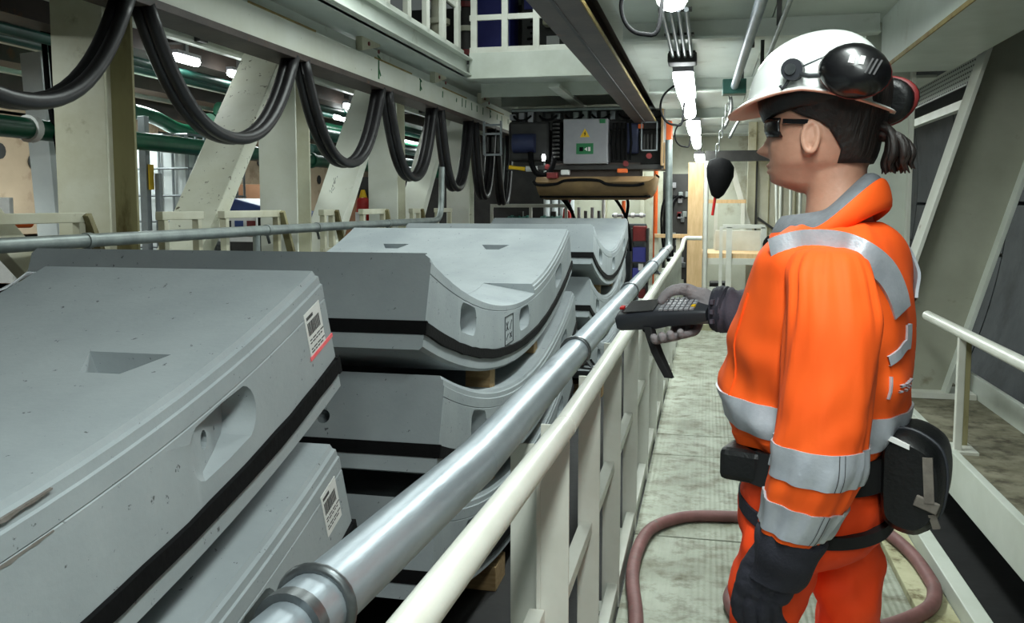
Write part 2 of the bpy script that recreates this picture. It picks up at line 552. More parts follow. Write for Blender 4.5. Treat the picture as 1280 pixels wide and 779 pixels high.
# pale bulkhead at the end of the gantry
wb = struct(MB().box(-2.35, -0.62, 14.4, 14.5, -0.34, 2.98).build('wall_end', 'pale'))
for x in (-2.2, -1.62, -1.02):
    MB().box(x - .03, x + .03, 14.33, 14.4, -0.3, 2.95).build('wall_stiffener', 'cream', wb)
wp = struct(MB().box(0.55, 1.6, 12.9, 13.0, 0.0, 2.75).build('wall_panel', 'cream'))
for x in (0.66, 0.84, 1.02, 1.2, 1.38):
    MB().box(x - .006, x + .006, 12.88, 12.9, 0.02, 2.7).build('panel_rib', 'olive', wp)
struct(MB().box(-0.04, 1.5, 12.35, 12.5, 2.09, 2.23).build('trim_10', 'dark'))

# ================================================================ GANTRY STEELWORK
# ---- columns
place = ['large cream painted steel column nearest the camera with stained flange', 'white steel column second from the camera, behind the middle hose loops',
         'white steel column third from the camera, right of the speckled brace', 'greyish steel column farthest back, where the galvanised rail turns up']
for k, (y, m, of) in enumerate(((4.33, 'cream', 'olive'), (6.58, 'column', 'cream'), (8.9, 'column', 'cream'), (11.75, 'column', 'column'))):
    c = empty('steel_column', (-3.33, y, 0.9))
    tag(c, place[k], 'column', 'gantry columns')
    MB().box(-.16, .16, -.12, -.10, 0, 2.1).build('front_flange', m, c, bevel=.003)
    MB().box(-.02, .02, -.10, .12, 0, 2.1).build('web', m, c)
    MB().box(-.16, .16, .12, .14, 0, 2.1).build('rear_flange', of, c, bevel=.003)
    MB().box(-.20, .20, -.18, .20, 0, .02).build('base_plate', m, c)
# ---- diagonal braces
for (y0, y1, z1, wd, lb) in ((4.93, 6.40, 2.7, .30, 'chipped white diagonal brace between the first and second columns'),
                             (7.08, 8.58, 2.7, .29, 'white diagonal brace with grey scribbles between second and third columns'),
                             (9.3, 10.9, 2.7, .27, 'white diagonal brace right of the third column')):
    b = empty('diagonal_brace', (-3.34, y0, 0.9))
    tag(b, lb, 'brace', 'gantry braces')
    MB().bar((0, 0, 0), (0, y1 - y0, z1 - .9), wd * 1.08, wd * .42, up=(0, -1, 0.9)).build('box_section', 'column' if y0 > 5 else 'chipped', b, bevel=.006)
    g = MB()
    g.box(-.2, .2, -.10, .22, -.0, .03)
    g.build('foot_plate', 'column', b)
    if 6 < y0 < 8:
        t = Vector((0, y1 - y0, z1 - .9)).normalized()
        rr = random.Random(3)
        sc = MB()
        for i in range(16):
            p = t * (.85 + .03 * (i // 3)) + Vector((-.02, -.073, .06))
            e = p + Vector((0, rr.uniform(-.02, .02), rr.uniform(-.02, .02))) + Vector((0, -.03 + .03 * (i % 3), .012 * (i % 3)))
            sc.bar(e, e + Vector((0, rr.uniform(-.02, .02), rr.uniform(.01, .025))), .002, .004)
        sc.build('scribble', 'ink', b)['kind'] = 'stuff'
b = empty('diagonal_brace', (-3.28, 2.3, 2.55))
tag(b, 'thin pale brace leaning down at far left, left of the nearest column', 'brace', 'gantry braces')
MB().bar((0, 0, 0), (0, 1.75, -1.65), .08, .14, up=(0, 1, 1)).build('box_section', 'cream', b, bevel=.004)
MB().box(-.08, .08, 1.62, 1.8, -1.66, -1.62).build('foot_plate', 'cream', b)
b = empty('steel_post', (-4.62, 5.55, 0.9))
tag(b, 'white leaning post behind the green pipe at far left', 'post')
MB().bar((0, 0, 0), (-.1, 0, 1.68), .17, .14, up=(0, 1, 0)).build('post_section', 'tote', b, bevel=.004)
MB().box(-.14, .14, -.12, .12, 0, .03).build('foot_plate', 'cream', b)
b = empty('steel_post', (-5.2, 5.5, 0.9))
tag(b, 'dull olive grey post at left edge, left of the white leaning post', 'post')
MB().bar((0, 0, 0), (-.12, 0, 1.64), .2, .12, up=(0, 1, 0)).build('post_section', 'olive', b, bevel=.004)
MB().box(-.14, .14, -.12, .12, 0, .03).build('foot_plate', 'cream', b)

# ---- long crane rail beam carrying the hose loops
be = empty('runway_beam', (-3.0, 0, 2.55))
tag(be, 'long white runway beam above the hose loops, green chalk marks along it', 'beam')
MB().box(-.13, .13, 1.4, 14.3, -.012, .034).build('bottom_flange', 'rusty', be, bevel=.003)
MB().box(.08, .11, 1.4, 14.3, .034, .235).build('web_plate', 'column', be)
MB().box(-.09, .112, 1.4, 14.3, .235, .245).build('top_flange', 'white', be, bevel=.003)
MB().box(-.02, .07, 1.4, 14.3, .245, .335).build('upper_plate', 'deck', be)
for y in (3.2, 5.35, 7.55, 9.6, 11.6):
    g = MB()
    g.prism([(0, 0), (.42, .10), (.42, .14), (0, .14)], (.07, y - .42, .25), (0, 1, 0), (0, 0, 1), (.06, 0, 0))
    g.build('bracket', 'cream', be, bevel=.003)
    MB().box(.112, .118, y - .1, y + .9, .236, .25).build('rust_strip', 'edge', be)
    MB().tube([(.13, y - .05, .30), (.14, y - .05, .30)], .018, 8).build('bolt', 'reddark', be)
    MB().tube([(.13, y - .28, .33), (.14, y - .28, .33)], .018, 8).build('bolt', 'reddark', be)
mk = random.Random(5)
for y, h in ((7.55, .2), (8.72, .12), (9.5, .07), (10.05, .04), (10.3, .1), (10.45, .09), (10.75, .09), (11.0, .08), (11.3, .09), (11.7, .11), (12.1, .07), (12.4, .09), (12.8, .07)):
    s_ = MB()
    s_.bar((.1125, y, .17 - h / 2), (.1125, y + mk.uniform(-.02, .02), .17 + h / 2), .004, .022, up=(0, 1, 0))
    if h > .1:
        s_.bar((.1125, y, .17), (.1125, y + .05, .17 - h / 3), .004, .018, up=(0, 0, 1))
        s_.bar((.1125, y - .02, .17 + h / 2), (.1125, y + .05, .17 + h / 2 - .02), .004, .016, up=(0, 0, 1))
    s_.build('chalk_mark', 'mark', be)

# ---- edge beams of the upper deck opening
ub = empty('deck_edge_beam', (-2.62, 0, 2.73))
tag(ub, 'pale deck edge beam with stepped lips above the runway beam', 'beam')
MB().box(-.42, -.38, 0.6, 9.58, .205, .30).build('lower_plate', 'dark', ub)
MB().box(-.45, -.02, 0.6, 9.58, .19, .205).build('soffit_plate', 'deck', ub)
MB().box(-.06, .05, 0.6, 9.58, .19, .205).build('lower_lip', 'white', ub, bevel=.002)
MB().box(-.06, -.01, 0.6, 9.58, .205, .36).build('upper_plate', 'deck', ub)
MB().box(-.06, .06, 0.6, 9.58, .36, .375).build('upper_lip', 'white', ub, bevel=.002)
MB().box(-.10, -.04, 0.6, 9.58, .375, .47).build('kick_plate', 'white', ub)
hr = empty('upper_railing', (-2.68, 0, 3.1))
tag(hr, 'white railing of flat bars along the left edge of the upper opening', 'railing')
for y in (2.0, 3.2, 4.4, 5.6, 6.6, 7.2, 7.75, 8.3, 8.85, 9.4):
    MB().box(-.03, .02, y - .05, y + .05, 0, 1.1).build('post', 'rail', hr, bevel=.003)
for z in (.55, 1.08):
    MB().box(-.035, -.005, 1.8, 9.55, z - .025, z + .025).build('rail_bar', 'rail', hr, bevel=.003)
hr = empty('upper_railing', (0, 9.6, 3.17))
tag(hr, 'white railing at the far end of the upper opening, before blue cabinets', 'railing')
for x in (-2.55, -2.2, -1.85, -1.5, -1.15, -.93):
    MB().box(x - .035, x + .035, -.02, .02, 0, 1.1).build('post', 'rail', hr, bevel=.003)
for z in (.03, .38, .75, 1.08):
    MB().box(-2.6, -.9, -.015, .015, z - .03, z + .03).build('rail_bar', 'rail', hr, bevel=.003)
struct(MB().box(-4.2, 0.2, 9.66, 15.5, 3.02, 3.06).build('floor_upper', 'deck'))
cb = empty('switch_cabinet', (-2.42, 10.75, 3.06))
tag(cb, 'blue violet cabinet on the upper deck behind the railing, left one', 'cabinet', 'upper deck cabinets')
MB().box(-.42, .02, 0, .5, 0, 1.6).build('body', 'blue', cb, bevel=.01)
MB().box(-.40, .0, -.012, 0, .05, 1.55).build('door', 'blue', cb, bevel=.004)
cb = empty('switch_cabinet', (-2.28, 10.75, 3.06))
tag(cb, 'dark rack with cream box on the upper deck behind the railing, right one', 'cabinet', 'upper deck cabinets')
MB().box(-.02, .7, .2, .6, 0, 1.6).build('body', 'dark', cb, bevel=.01)
MB().box(.28, .55, .0, .2, .62, 1.1).build('relay_box', 'cream', cb, bevel=.02)
MB().box(.3, .46, .19, .2, .36, .52).build('label_plate', 'paper', cb)
MB().box(.02, .24, .17, .2, .85, 1.3).build('blue_door', 'blue', cb)
for i in range(6):
    MB().tube([(.06 + .04 * (i % 2), .18, .35 + .07 * i), (.22, .16, .36 + .07 * i)], .014, 6).build('cable', 'black', cb)
for i, (x, lb) in enumerate(((-3.05, 'red and cream valve stand upstairs behind the left upper railing, left'), (-2.86, 'dark pump stand upstairs behind the left upper railing, right'))):
    vs = empty('pump_stand', (x, 9.9 + .5 * i, 3.06))
    tag(vs, lb, 'pump')
    MB().tube([(0, 0, 0), (0, 0, 1.3)], .09, 12).build('body', 'dark' if i else 'cream', vs, auto=40)
    for j in range(4):
        MB().disc((0, 0, .25 + .28 * j), (0, 0, 1), .13, .06, 14).build('flange', ('reddark', 'cream')[j % 2], vs, auto=40)

# ---- brown monorail beam over the walkway edge
mr = empty('monorail_beam', (-0.76, 0, 2.5))
tag(mr, 'dark brown overhead monorail beam running away along the ceiling', 'beam')
MB().box(-.13, .13, 1.5, 12.3, 0, .025).build('bottom_flange', 'rusty', mr, bevel=.003)
MB().box(-.012, .012, 1.5, 12.3, .025, .30).build('web', 'rusty', mr)
MB().box(-.13, .13, 1.5, 12.3, .30, .325).build('top_flange', 'rusty', mr)
MB().box(.131, .137, 1.5, 12.3, .0, .026).build('flange_edge', 'edge', mr)
MB().box(-.012, .006, 1.5, 12.3, -.008, 0).build('weld_seam', 'dark', mr)
MB().box(.13, .21, 1.5, 12.3, .155, .30).build('side_plate', 'deck', mr)

# ---- pipes along the left side
def pipe_run(name, label, pts, r, m, rings=(), cat='pipe', extra=None):
    e = empty(name, pts[0])
    tag(e, label, cat)
    o = Vector(pts[0])
    P = [Vector(p) - o for p in pts]
    MB().tube(P, r, 16).build('pipe_body', m, e, auto=40)
    for c, ax in rings:
        MB().disc(Vector(c) - o, ax, r * 1.28, .05, 16).build('pipe_clamp', 'paper' if cat == 'pipe' and m == 'green' and c[1] < 6 else m, e, auto=40)
    return e


pipe_run('green_pipe', 'thick green pipe crossing behind the columns at eye height', [(-4.2, -.5, 1.98), (-4.2, 14, 1.98)], .068, 'green', [((-4.2, 4.85, 1.98), (0, 1, 0)), ((-4.2, 8.9, 1.98), (0, 1, 0))])
pipe_run('green_pipe', 'thin dark teal pipe high under the left roof', [(-3.85, -.5, 2.48), (-3.85, 14, 2.48)], .032, 'teal', [((-3.85, y, 2.48), (0, 1, 0)) for y in (5, 7, 9)])
pipe_run('green_pipe', 'teal pipe high at far left beneath the roof stringers', [(-4.45, -.5, 2.58), (-4.45, 14, 2.58)], .036, 'teal')
gp = pipe_run('green_pipe', 'bent green pipe with a flanged elbow above the white tank', spline([(-4.75, 5.85, 2.30), (-4.75, 6.3, 2.30), (-4.75, 6.9, 2.27), (-4.72, 7.3, 2.18), (-4.6, 7.6, 2.2), (-4.6, 7.9, 2.36), (-4.6, 8.3, 2.44), (-4.6, 14, 2.44)], 6), .062, 'green')
for dy in (.7, 1.75):
    MB().disc((0 if dy < 1 else .15, dy, -.02 if dy < 1 else -.05), (0, 1, .1), .11, .05, 18).build('flange', 'green', gp, auto=40)
for i, (y, x, lb) in enumerate(((8.25, -4.28, 'left green valve handwheel in front of the elbow pipe'), (8.8, -4.28, 'right green valve handwheel in front of the elbow pipe'))):
    v = empty('valve', (x, y, 2.36))
    tag(v, lb, 'valve')
    MB().tube([(0, .1 * math.cos(t * .3927), .1 * math.sin(t * .3927)) for t in range(16)], .018, 8, closed=True).build('handwheel', 'teal', v, smooth=True)
    MB().tube([(-.34, 0, .03), (0, 0, 0)], .03, 10).build('stem', 'teal', v, auto=40)
    sp = MB()
    for t in range(3):
        sp.bar((0, -.1 * math.cos(t * 1.047), -.1 * math.sin(t * 1.047)), (0, .1 * math.cos(t * 1.047), .1 * math.sin(t * 1.047)), .012, .012)
    sp.build('spokes', 'teal', v)
pipe_run('green_pipe', 'pair of teal pipes higher behind the second hose loop, upper one', [(-4.3, 9.2, 2.30), (-4.3, 14, 2.30)], .07, 'teal', [((-4.3, 10.2, 2.30), (0, 1, 0))])
pipe_run('green_pipe', 'teal pipe below its twin behind the second hose loop', [(-4.35, 9.2, 2.12), (-4.35, 14, 2.12)], .06, 'teal', [((-4.35, 10.0, 2.12), (0, 1, 0))])

# ---- galvanised rail on the far side of the stacks
gr = empty('galvanised_rail', (-2.95, 1.0, 1.325))
tag(gr, 'dull galvanised pipe rail on far side of stacks, bent up at the end', 'railing')
MB().tube([(0, 0, 0), (0, 8.3, 0)] + bez((0, 8.3, 0), (0, 8.55, 0), (0, 8.62, .03), (0, 8.64, .28), 8)[1:] + [(0, 8.66, .6)], .034, 16).build('pipe_body', 'galvdull', gr, auto=40)
for y in (2.75, 4.55, 5.35, 6.9):
    MB().disc((0, y, 0), (0, 1, 0), .039, .04, 16).build('collar', 'galvdull', gr, auto=40)
    MB().tube([(0, y, -.03), (.0, y + .03, -.09)], .011, 6).build('clamp_bolt', 'bolt', gr)
for y in (1.2, 4.4, 7.6):
    MB().tube([(0, y, -.425), (0, y, -.03)], .024, 12).build('post', 'galvdull', gr, auto=40)

# ---- low cream railings between the columns
for k, (y0, y1, dg, lb) in enumerate(((1.6, 3.92, 1, 'cream deck railing section left of the nearest column'), (4.55, 4.98, 0, 'short cream railing section just right of the nearest column'),
                                      (5.22, 6.02, 1, 'cream railing section left of the second column'), (6.75, 7.0, 1, 'short cream railing piece right of the second column'),
                                      (7.6, 8.2, 1, 'cream railing section left of the third column'), (9.0, 9.3, 1, 'short cream railing piece right of third column'),
                                      (9.9, 10.5, 0, 'cream railing section left of the farthest column'))):
    r_ = empty('deck_railing', (-3.1, y0, 0.9))
    tag(r_, lb, 'railing', 'cream deck railings')
    L_ = y1 - y0
    MB().box(-.025, .025, 0, L_, .51, .56).build('top_rail', 'cream', r_, bevel=.004)
    for y in ((.04, L_ - .04) if L_ < 1.2 else (.5, 1.4, L_ - .04)):
        MB().box(-.022, .022, y - .022, y + .022, 0, .51).build('post', 'cream', r_, bevel=.003)
    MB().box(-.015, .015, 0, L_, .2, .24).build('mid_rail', 'cream', r_)
    if dg:
        MB().bar((.03, L_ - .03, .55), (.03, L_ + .24, .02), .03, .055, up=(1, 0, 0)).build('end_stay', 'olive', r_)
# ---- hose loops hanging under the runway beam
def hose_loop(y0, y1, zb, lb, ztop=2.55):
    e = empty('hose_loop', (-2.93, (y0 + y1) / 2, ztop))
    tag(e, lb, 'hose', 'festoon hose loops')
    d = (y1 - y0) / 2
    dz = zb - ztop
    for i, dx in enumerate((-.032, .032)):
        pts = bez((dx, -d, 0), (dx, -d * .72, dz * .72), (dx, -d * .42, dz), (dx, 0.0, dz), 12) + bez((dx, 0, dz), (dx, d * .42, dz), (dx, d * .72, dz * .72), (dx, d, 0), 12)[1:]
        MB().tube(pts, .038, 12).build('hose', 'hose', e, smooth=True)
    return e


hose_loop(2.55, 4.06, 1.95, 'black hose loop at far left, in front of the nearest column')
hose_loop(4.22, 5.92, 1.915, 'big black hose loop crossing the chipped white brace')
hose_loop(6.08, 7.66, 1.84, 'third black hose loop from the left, in front of scribbled brace')
hose_loop(7.84, 9.25, 1.77, 'fourth black hose loop from the left, in front of third column')
hose_loop(9.5, 10.75, 1.69, 'fifth black hose loop, left of the farthest column')
hose_loop(11.0, 11.95, 1.60, 'sixth black hose loop, just right of the farthest column')
hose_loop(12.2, 13.1, 1.5, 'seventh and last black hose loop, near the gripper machine')

# ================================================================ TUNNEL LINING SEGMENTS IN STACKS
RI, TH, HALF = 4.6, 0.35, 20.4


def seg_profile(W):
    h = W / 2
    return [(-h + .02, 0), (h - .020, 0), (h - .015, .012), (h - .006, .015), (h - .005, .034), (h, .037), (h, .074), (h - .003, .0765), (h, .079), (h, TH - .012), (h - .012, TH), (-h + .012, TH), (-h, TH - .012), (-h, .02)]


def arc_pt(x, r, a):
    return (x, (RI + r) * math.sin(a), RI - (RI + r) * math.cos(a))


def sweep(prof, a0, a1, n, caps=True):
    mb = MB()
    mb.weld = True
    rows = []
    for i in range(n + 1):
        a = R(a0 + (a1 - a0) * i / n)
        rows.append([arc_pt(x, r, a) for x, r in prof])
    mb.grid(rows, wrap=True)
    m = len(prof)
    mb.add(rows[0], [tuple(range(m))])
    mb.add(rows[-1], [tuple(range(m))])
    return mb


def cutter(mb):
    mb.weld = True
    me = mb.mesh('cutter')
    o = bpy.data.objects.new('cutter', me)
    COL.objects.link(o)
    return o


def make_segment_mesh(W, recess, step=False):
    body = sweep(seg_profile(W), -HALF, HALF, 36).build('segment_body', 'concrete')
    cut, cut2 = MB(), MB()
    h = W / 2
    for yy in (-1.12, 0.02, 1.14):
        a = math.asin(yy / (RI + .14))
        t = Vector((0, math.cos(a), math.sin(a)))
        rr = Vector((0, math.sin(a), -math.cos(a)))
        c = Vector(arc_pt(h, .145, a))
        rows = []
        for dx, k in ((.02, 1.05), (0, 1.0), (-.5, .94), (-1, .84)):
            ring = []
            for q in range(20):
                ph = 2 * math.pi * q / 20
                cx = math.cos(ph)
                cxx = .055 * cx + .075 * (1 if cx > 0.01 else -1 if cx < -.01 else 0)
                dp = dx if dx > -.1 else dx * (.038 + .034 * cxx / .13)
                ring.append(c + Vector((dp, 0, 0)) + t * k * (.055 * cx + .075 * (1 if cx > 0.01 else -1 if cx < -.01 else 0)) + rr * .062 * k * math.sin(ph))
            rows.append(ring)
        cut.grid(rows, wrap=True)
        cut.add(rows[0], [tuple(range(20))])
        cut.add(rows[-1], [tuple(range(20))])
        cut2.tube([c + t * -.040 + Vector((-.01, 0, 0)), c + t * -.01 + Vector((-.22, 0, 0))], .020, 12)
    for (x, y) in recess:
        a = math.asin(y / RI)
        t = Vector((0, math.cos(a), math.sin(a)))
        n = Vector((0, -math.sin(a), math.cos(a)))
        c = Vector(arc_pt(x, 0, a))
        P = [c + Vector((sx * .10, 0, 0)) + t * .055 + n * .02 for sx in (-1, 1)]
        P += [c + Vector((sx * .04, 0, 0)) + t * -.065 + n * .02 for sx in (-1, 1)]
        P += [c + Vector((sx * .085, 0, 0)) + t * .05 - n * .055 for sx in (-1, 1)]
        P += [c + Vector((sx * .04, 0, 0)) + t * -.06 + n * .008 for sx in (-1, 1)]
        cut.add(P, [(0, 1, 3, 2), (4, 6, 7, 5), (0, 4, 5, 1), (2, 3, 7, 6), (0, 2, 6, 4), (1, 5, 7, 3)])
    for sx in (-h * .45, h * .45):
        for sg in (-1, 1):
            a = R(HALF) * sg
            c = Vector(arc_pt(sx, .17, a))
            t = Vector((0, math.cos(a), math.sin(a)))
            cut2.tube([c - t * .12, c + t * .12], .026, 14)
    if step:
        a1 = math.asin(.31 / RI)
        rows = []
        n = 16
        for i in range(n + 1):
            a = R(-HALF) + (a1 - R(-HALF)) * i / n
            wd = .03 + .27 * (i / n) ** .8
            rows.append([arc_pt(h - wd, -.05, a), arc_pt(h + .05, -.05, a), arc_pt(h + .05, .062, a), arc_pt(h - wd, .002, a)])
        cut.grid(rows, wrap=True)
        cut.add(rows[0], [(0, 1, 2, 3)])
        cut.add(rows[-1], [(0, 1, 2, 3)])
        cut.box(h - .008, h + .05, .318, .326, .02, .30)
    for k_ in (cut, cut2):
        cu = cutter(k_)
        b = body.modifiers.new('cut', 'BOOLEAN')
        b.operation = 'DIFFERENCE'
        b.object = cu
        b.solver = 'EXACT'
        b.use_self = True
        baked(body)
        bpy.data.objects.remove(cu)
    me = body.data
    bpy.data.objects.remove(body)
    me.name = 'segment_body'
    me.polygons.foreach_set('use_smooth', [True] * len(me.polygons))
    me.set_sharp_from_angle(angle=R(22))
    if not me.materials:
        me.materials.append(M['concrete'])
    return me


def gasket_mesh(W):
    h = W / 2
    mb = MB()
    r0, r1, e = .248, .296, .009
    rr = random.Random(2)
    for sx in (-1, 1):
        rows = []
        for i in range(49):
            a = R(-HALF - .08 + 2 * (HALF + .08) * i / 48)
            j0, j1 = rr.uniform(-.002, .002), rr.uniform(-.003, .003)
            rows.append([arc_pt(sx * (h - .01), r0 + j0, a), arc_pt(sx * (h + e), r0 + .004 + j0, a), arc_pt(sx * (h + e), r1 - .004 + j1, a), arc_pt(sx * (h - .01), r1 + j1, a)])
        mb.grid(rows, wrap=True)
        mb.add(rows[0], [(0, 1, 2, 3)])
        mb.add(rows[-1], [(0, 1, 2, 3)])
    for sg in (-1, 1):
        a0, a1 = R(HALF - .1) * sg, R(HALF + .09) * sg
        vs = [arc_pt(x, r, a) for a in (a0, a1) for r in (r0, r1) for x in (-h - e, h + e)]
        mb.add(vs, [(0, 1, 3, 2), (4, 6, 7, 5), (0, 4, 5, 1), (2, 3, 7, 6), (0, 2, 6, 4), (1, 5, 7, 3)])
    me = mb.mesh('gasket')
    me.materials.append(M['black'])
    return me


def label_on_ring(parent, W, y, r, marker=False, mirror=1):
    """printed sticker on the ring face, turned to lie along the arc"""
    a = math.asin(y / (RI + r))
    c = Vector(arc_pt(W / 2, r, a))
    t = Vector((0, math.cos(a), math.sin(a)))
    n = Vector((0, -math.sin(a), math.cos(a)))
    ld = MB()
    X = Vector((.0012, 0, 0))

    def q(mb, u0, u1, v0, v1, d=.0012):
        P = [c + t * u + n * v + Vector((k, 0, 0)) for k in (0, d) for v in (v0, v1) for u in (u0, u1)]
        mb.add(P, [(0, 1, 3, 2), (4, 6, 7, 5), (0, 4, 5, 1), (2, 3, 7, 6), (0, 2, 6, 4), (1, 5, 7, 3)])
    q(ld, -.045, .045, -.062, .062)
    lb = ld.build('label_sticker', 'paper', parent)
    pr = MB()
    q(pr, -.036, -.0, .042, .050, .002)
    rr = random.Random(4)
    u = -.036
    while u < .03:
        wd = rr.choice((.003, .005, .007))
        q(pr, u, u + wd, .0, .034, .002)
        u += wd + .003
    for v in (-.012, -.020, -.036, -.044):
        u = -.036
        while u < .03:
            wd = rr.uniform(.006, .02)
            q(pr, u, u + wd, v - .0015, v + .0015, .002)
            u += wd + .005
    pr.build('print', 'ink', lb)
    if marker:
        rd = MB()
        q(rd, -.05, .085, -.062, -.052, .0026)
        rd.build('marker_line', 'redline', lb)


def make_segment(W, me, gk, x, y, z, label, lab=None, marker=False, stamp=False):
    s_ = empty('tunnel_segment', (x, y, z))
    tag(s_, label, 'tunnel segment', 'stacked lining segments')
    for nm, d in (('concrete_body', me), ('gasket', gk)):
        o = bpy.data.objects.new(nm, d)
        COL.objects.link(o)
        o.parent = s_
    if lab:
        label_on_ring(s_, W, lab[0], lab[1], marker)
    if marker:
        for y0, y1, r0, r1 in ((.44, .655, .014, .030), (.44, .645, .078, .092)):
            sg_ = MB()
            rows = []
            rr = random.Random(3)
            for i in range(13):
                a = math.asin((y0 + (y1 - y0) * i / 12) / RI)
                w_ = (r1 - r0) * rr.uniform(.5, 1) * (1 - .8 * i / 12)
                rows.append([arc_pt(W / 2 + e_, r0 + q_, a) for e_, q_ in ((-.004, 0), (.0012, 0), (.0012, w_), (-.004, w_))])
            sg_.grid(rows, wrap=True)
            sg_.build('edge_stain', 'stain', s_)
    if stamp:
        a = math.asin(-.35 / RI)
        c = Vector(arc_pt(W / 2, .17, a))
        st = MB()
        for (u0, v0, u1, v1) in ((-.09, -.07, .09, -.07), (-.09, .07, .09, .07), (-.09, -.07, -.09, .07), (.09, -.07, .09, .07), (-.06, 0, -.02, .04), (-.06, .04, -.02, 0), (.02, .0, .06, .04), (-.06, -.045, -.02, -.02), (.02, -.02, .06, -.045), (.02, -.045, .06, -.02)):
            st.bar(c + Vector((.0015, u0, v0)), c + Vector((.0015, u1, v1)), .003, .004)
        st.build('cast_stamp', 'tunneld', s_)
    return s_


W1, W2 = 0.82, 1.65
me1 = make_segment_mesh(W1, [(.21 - .02, 1.10)])
me2 = make_segment_mesh(W2, [(.36, 1.24), (-.36, 1.24)])
me2s = make_segment_mesh(W2, [(.36, 1.24), (-.36, 1.24)], step=True)
g1, g2 = gasket_mesh(W1), gasket_mesh(W2)
X1 = -0.95
lv = ['topmost', 'second from top', 'lowest']
for k in range(3):
    make_segment(W1, me1, g1, X1 - W1 / 2 + (0, .03, .0)[k], .45 + (.0, .02, 0)[k], 1.045 - .45 * k, 'grey concrete lining segment, %s in the nearest stack at bottom left' % lv[k], (1.57 if k == 0 else 1.56, .125), k == 0)
    make_segment(W2, me2s if k == 0 else me2, g2, X1 - W2 / 2 + (0, .03, .015)[k], 4.59 + (0, .05, 0)[k], 1.04 - .45 * k, 'grey concrete lining segment, %s in the middle stack' % lv[k], stamp=(k == 0))
    make_segment(W2, me2, g2, X1 - W2 / 2 + (.03, 0, .02)[k], 8.95 + (0, .06, .02)[k], 1.05 - .45 * k, 'grey concrete lining segment, %s in the farthest stack' % lv[k])
tb = MB().box(-.06, .06, -.05, .05, 0, .096).mesh('timber_block')
tb.materials.append(M['timber'])
nm = {0: 'nearest', 1: 'middle', 2: 'farthest'}
for s_, (ym, Wd, z0) in enumerate(((.45, W1, 1.045), (4.59, W2, 1.04), (8.95, W2, 1.05))):
    for k in range(3):
        zb = z0 - .45 * k - TH - .098
        for j, (yo, xo) in enumerate(((-.55, -.1), (.55, -.1), (-.55, -Wd + .15), (.55, -Wd + .15))):
            o = bpy.data.objects.new('timber_block', tb)
            COL.objects.link(o)
            o.location = (X1 + xo, ym + yo, zb + .033)
            o.rotation_euler = (R(6.9) * (1 if yo > 0 else -1), 0, 0)
            if k == 2:
                o.location.z = zb + .03
            tag(o, 'timber spacer block under the %s segment of the %s stack, %s %s' % (('topmost', 'second', 'lowest')[k], nm[s_], 'near' if yo < 0 else 'far', 'walkway side' if j < 2 else 'column side'), 'timber block', 'timber spacers in the stacks')
for s_, (ym, Wd) in enumerate(((.45, W1), (4.59, W2), (8.95, W2))):
    for sg in (-1, 1):
        t = MB().box(-Wd / 2, Wd / 2, -.1, .1, 0, .12).build('timber_sleeper', 'timber', bevel=.004)
        t.location = (X1 - Wd / 2, ym + .55 * sg, -.34)
        tag(t, 'timber sleeper on the pit floor under the %s stack, %s one' % (nm[s_], 'near' if sg < 0 else 'far'), 'sleeper', 'pit sleepers')
f = MB()
rr = random.Random(9)
rows = []
for i in range(14):
    rows.append([(-2.9 + .5 * j / 9, 2.15 + .62 * i / 13, 1.215 + rr.uniform(-.012, .02) + .03 * math.sin(i * .9 + j)) for j in range(10)])
f.grid(rows)
fo = f.build('plastic_sheet', 'foil', smooth=True)
so = fo.modifiers.new('solid', 'SOLIDIFY')
so.thickness = .004
tag(fo, 'crumpled white plastic sheet behind the nearest segment at left edge', 'plastic sheet')
ct = empty('wooden_crate', (-2.6, 2.5, -.34))
tag(ct, 'plain crate under the white plastic sheet at left edge', 'crate')
MB().box(-.26, .26, -.36, .36, 0, 1.54).build('box', 'brown', ct, bevel=.005)
MB().box(-.27, .27, -.37, .37, 1.5, 1.54).build('lid', 'brown', ct, bevel=.005)

# ================================================================ WALKWAY HANDRAIL
h = empty('handrail', (-0.305, 0, 0))
tag(h, 'cream painted handrail with flat posts between walkway and segment stacks', 'handrail')
MB().tube([(-.048, .35, 1.0), (0, 1.93, 1.0), (.03, 10.3, 1.0)] + bez((.03, 10.3, 1.0), (.03, 10.5, 1.02), (.03, 10.75, 1.08), (.06, 10.8, 1.10), 6)[1:] + [(.25, 10.8, 1.10)], .026, 20).build('top_rail', 'rail', h, auto=40)
for y in (1.93, 5.05):
    MB().disc(((y - 1.93) * .0036, y, 1.0), (0, 1, 0), .0268, .008, 20).build('weld_collar', 'rail', h, auto=40)
py = [.75, 2.0, 2.6, 3.25, 4.05, 4.85, 5.65, 6.45, 7.25, 8.05, 8.85, 9.65, 10.25]
for i, y in enumerate(py):
    hx = (y - 1.93) * .0036 if y > 1.9 else -.036
    wide = y == 2.0 or y == .75
    if wide:
        MB().box(hx - .068, hx + .0, y, y + .008, -.05, .985).build('post_plate', 'rail', h, bevel=.001)
        MB().box(hx - .150, hx - .075, y + .04, y + .048, -.05, .925).build('post_plate', 'rail', h, bevel=.001)
        MB().box(hx - .078, hx - .068, y, y + .05, -.05, .94).build('post_web', 'rail', h, bevel=.001)
    else:
        MB().box(hx - .066, hx + .0, y, y + .010, -.05, .985).build('post_plate', 'rail', h, bevel=.001)
        MB().box(hx - .066, hx - .058, y + .010, y + .06, -.05, .955).build('post_web', 'rail', h, bevel=.001)
    if i + 1 < len(py):
        MB().box(hx - .058, hx - .020, y + .012, py[i + 1] - .002, .50, .535).build('mid_rail', 'rail', h, bevel=.002)
    MB().box(hx - .09, hx + .012, y - .02, y + .07, -.055, -.045).build('foot_plate', 'rail', h)
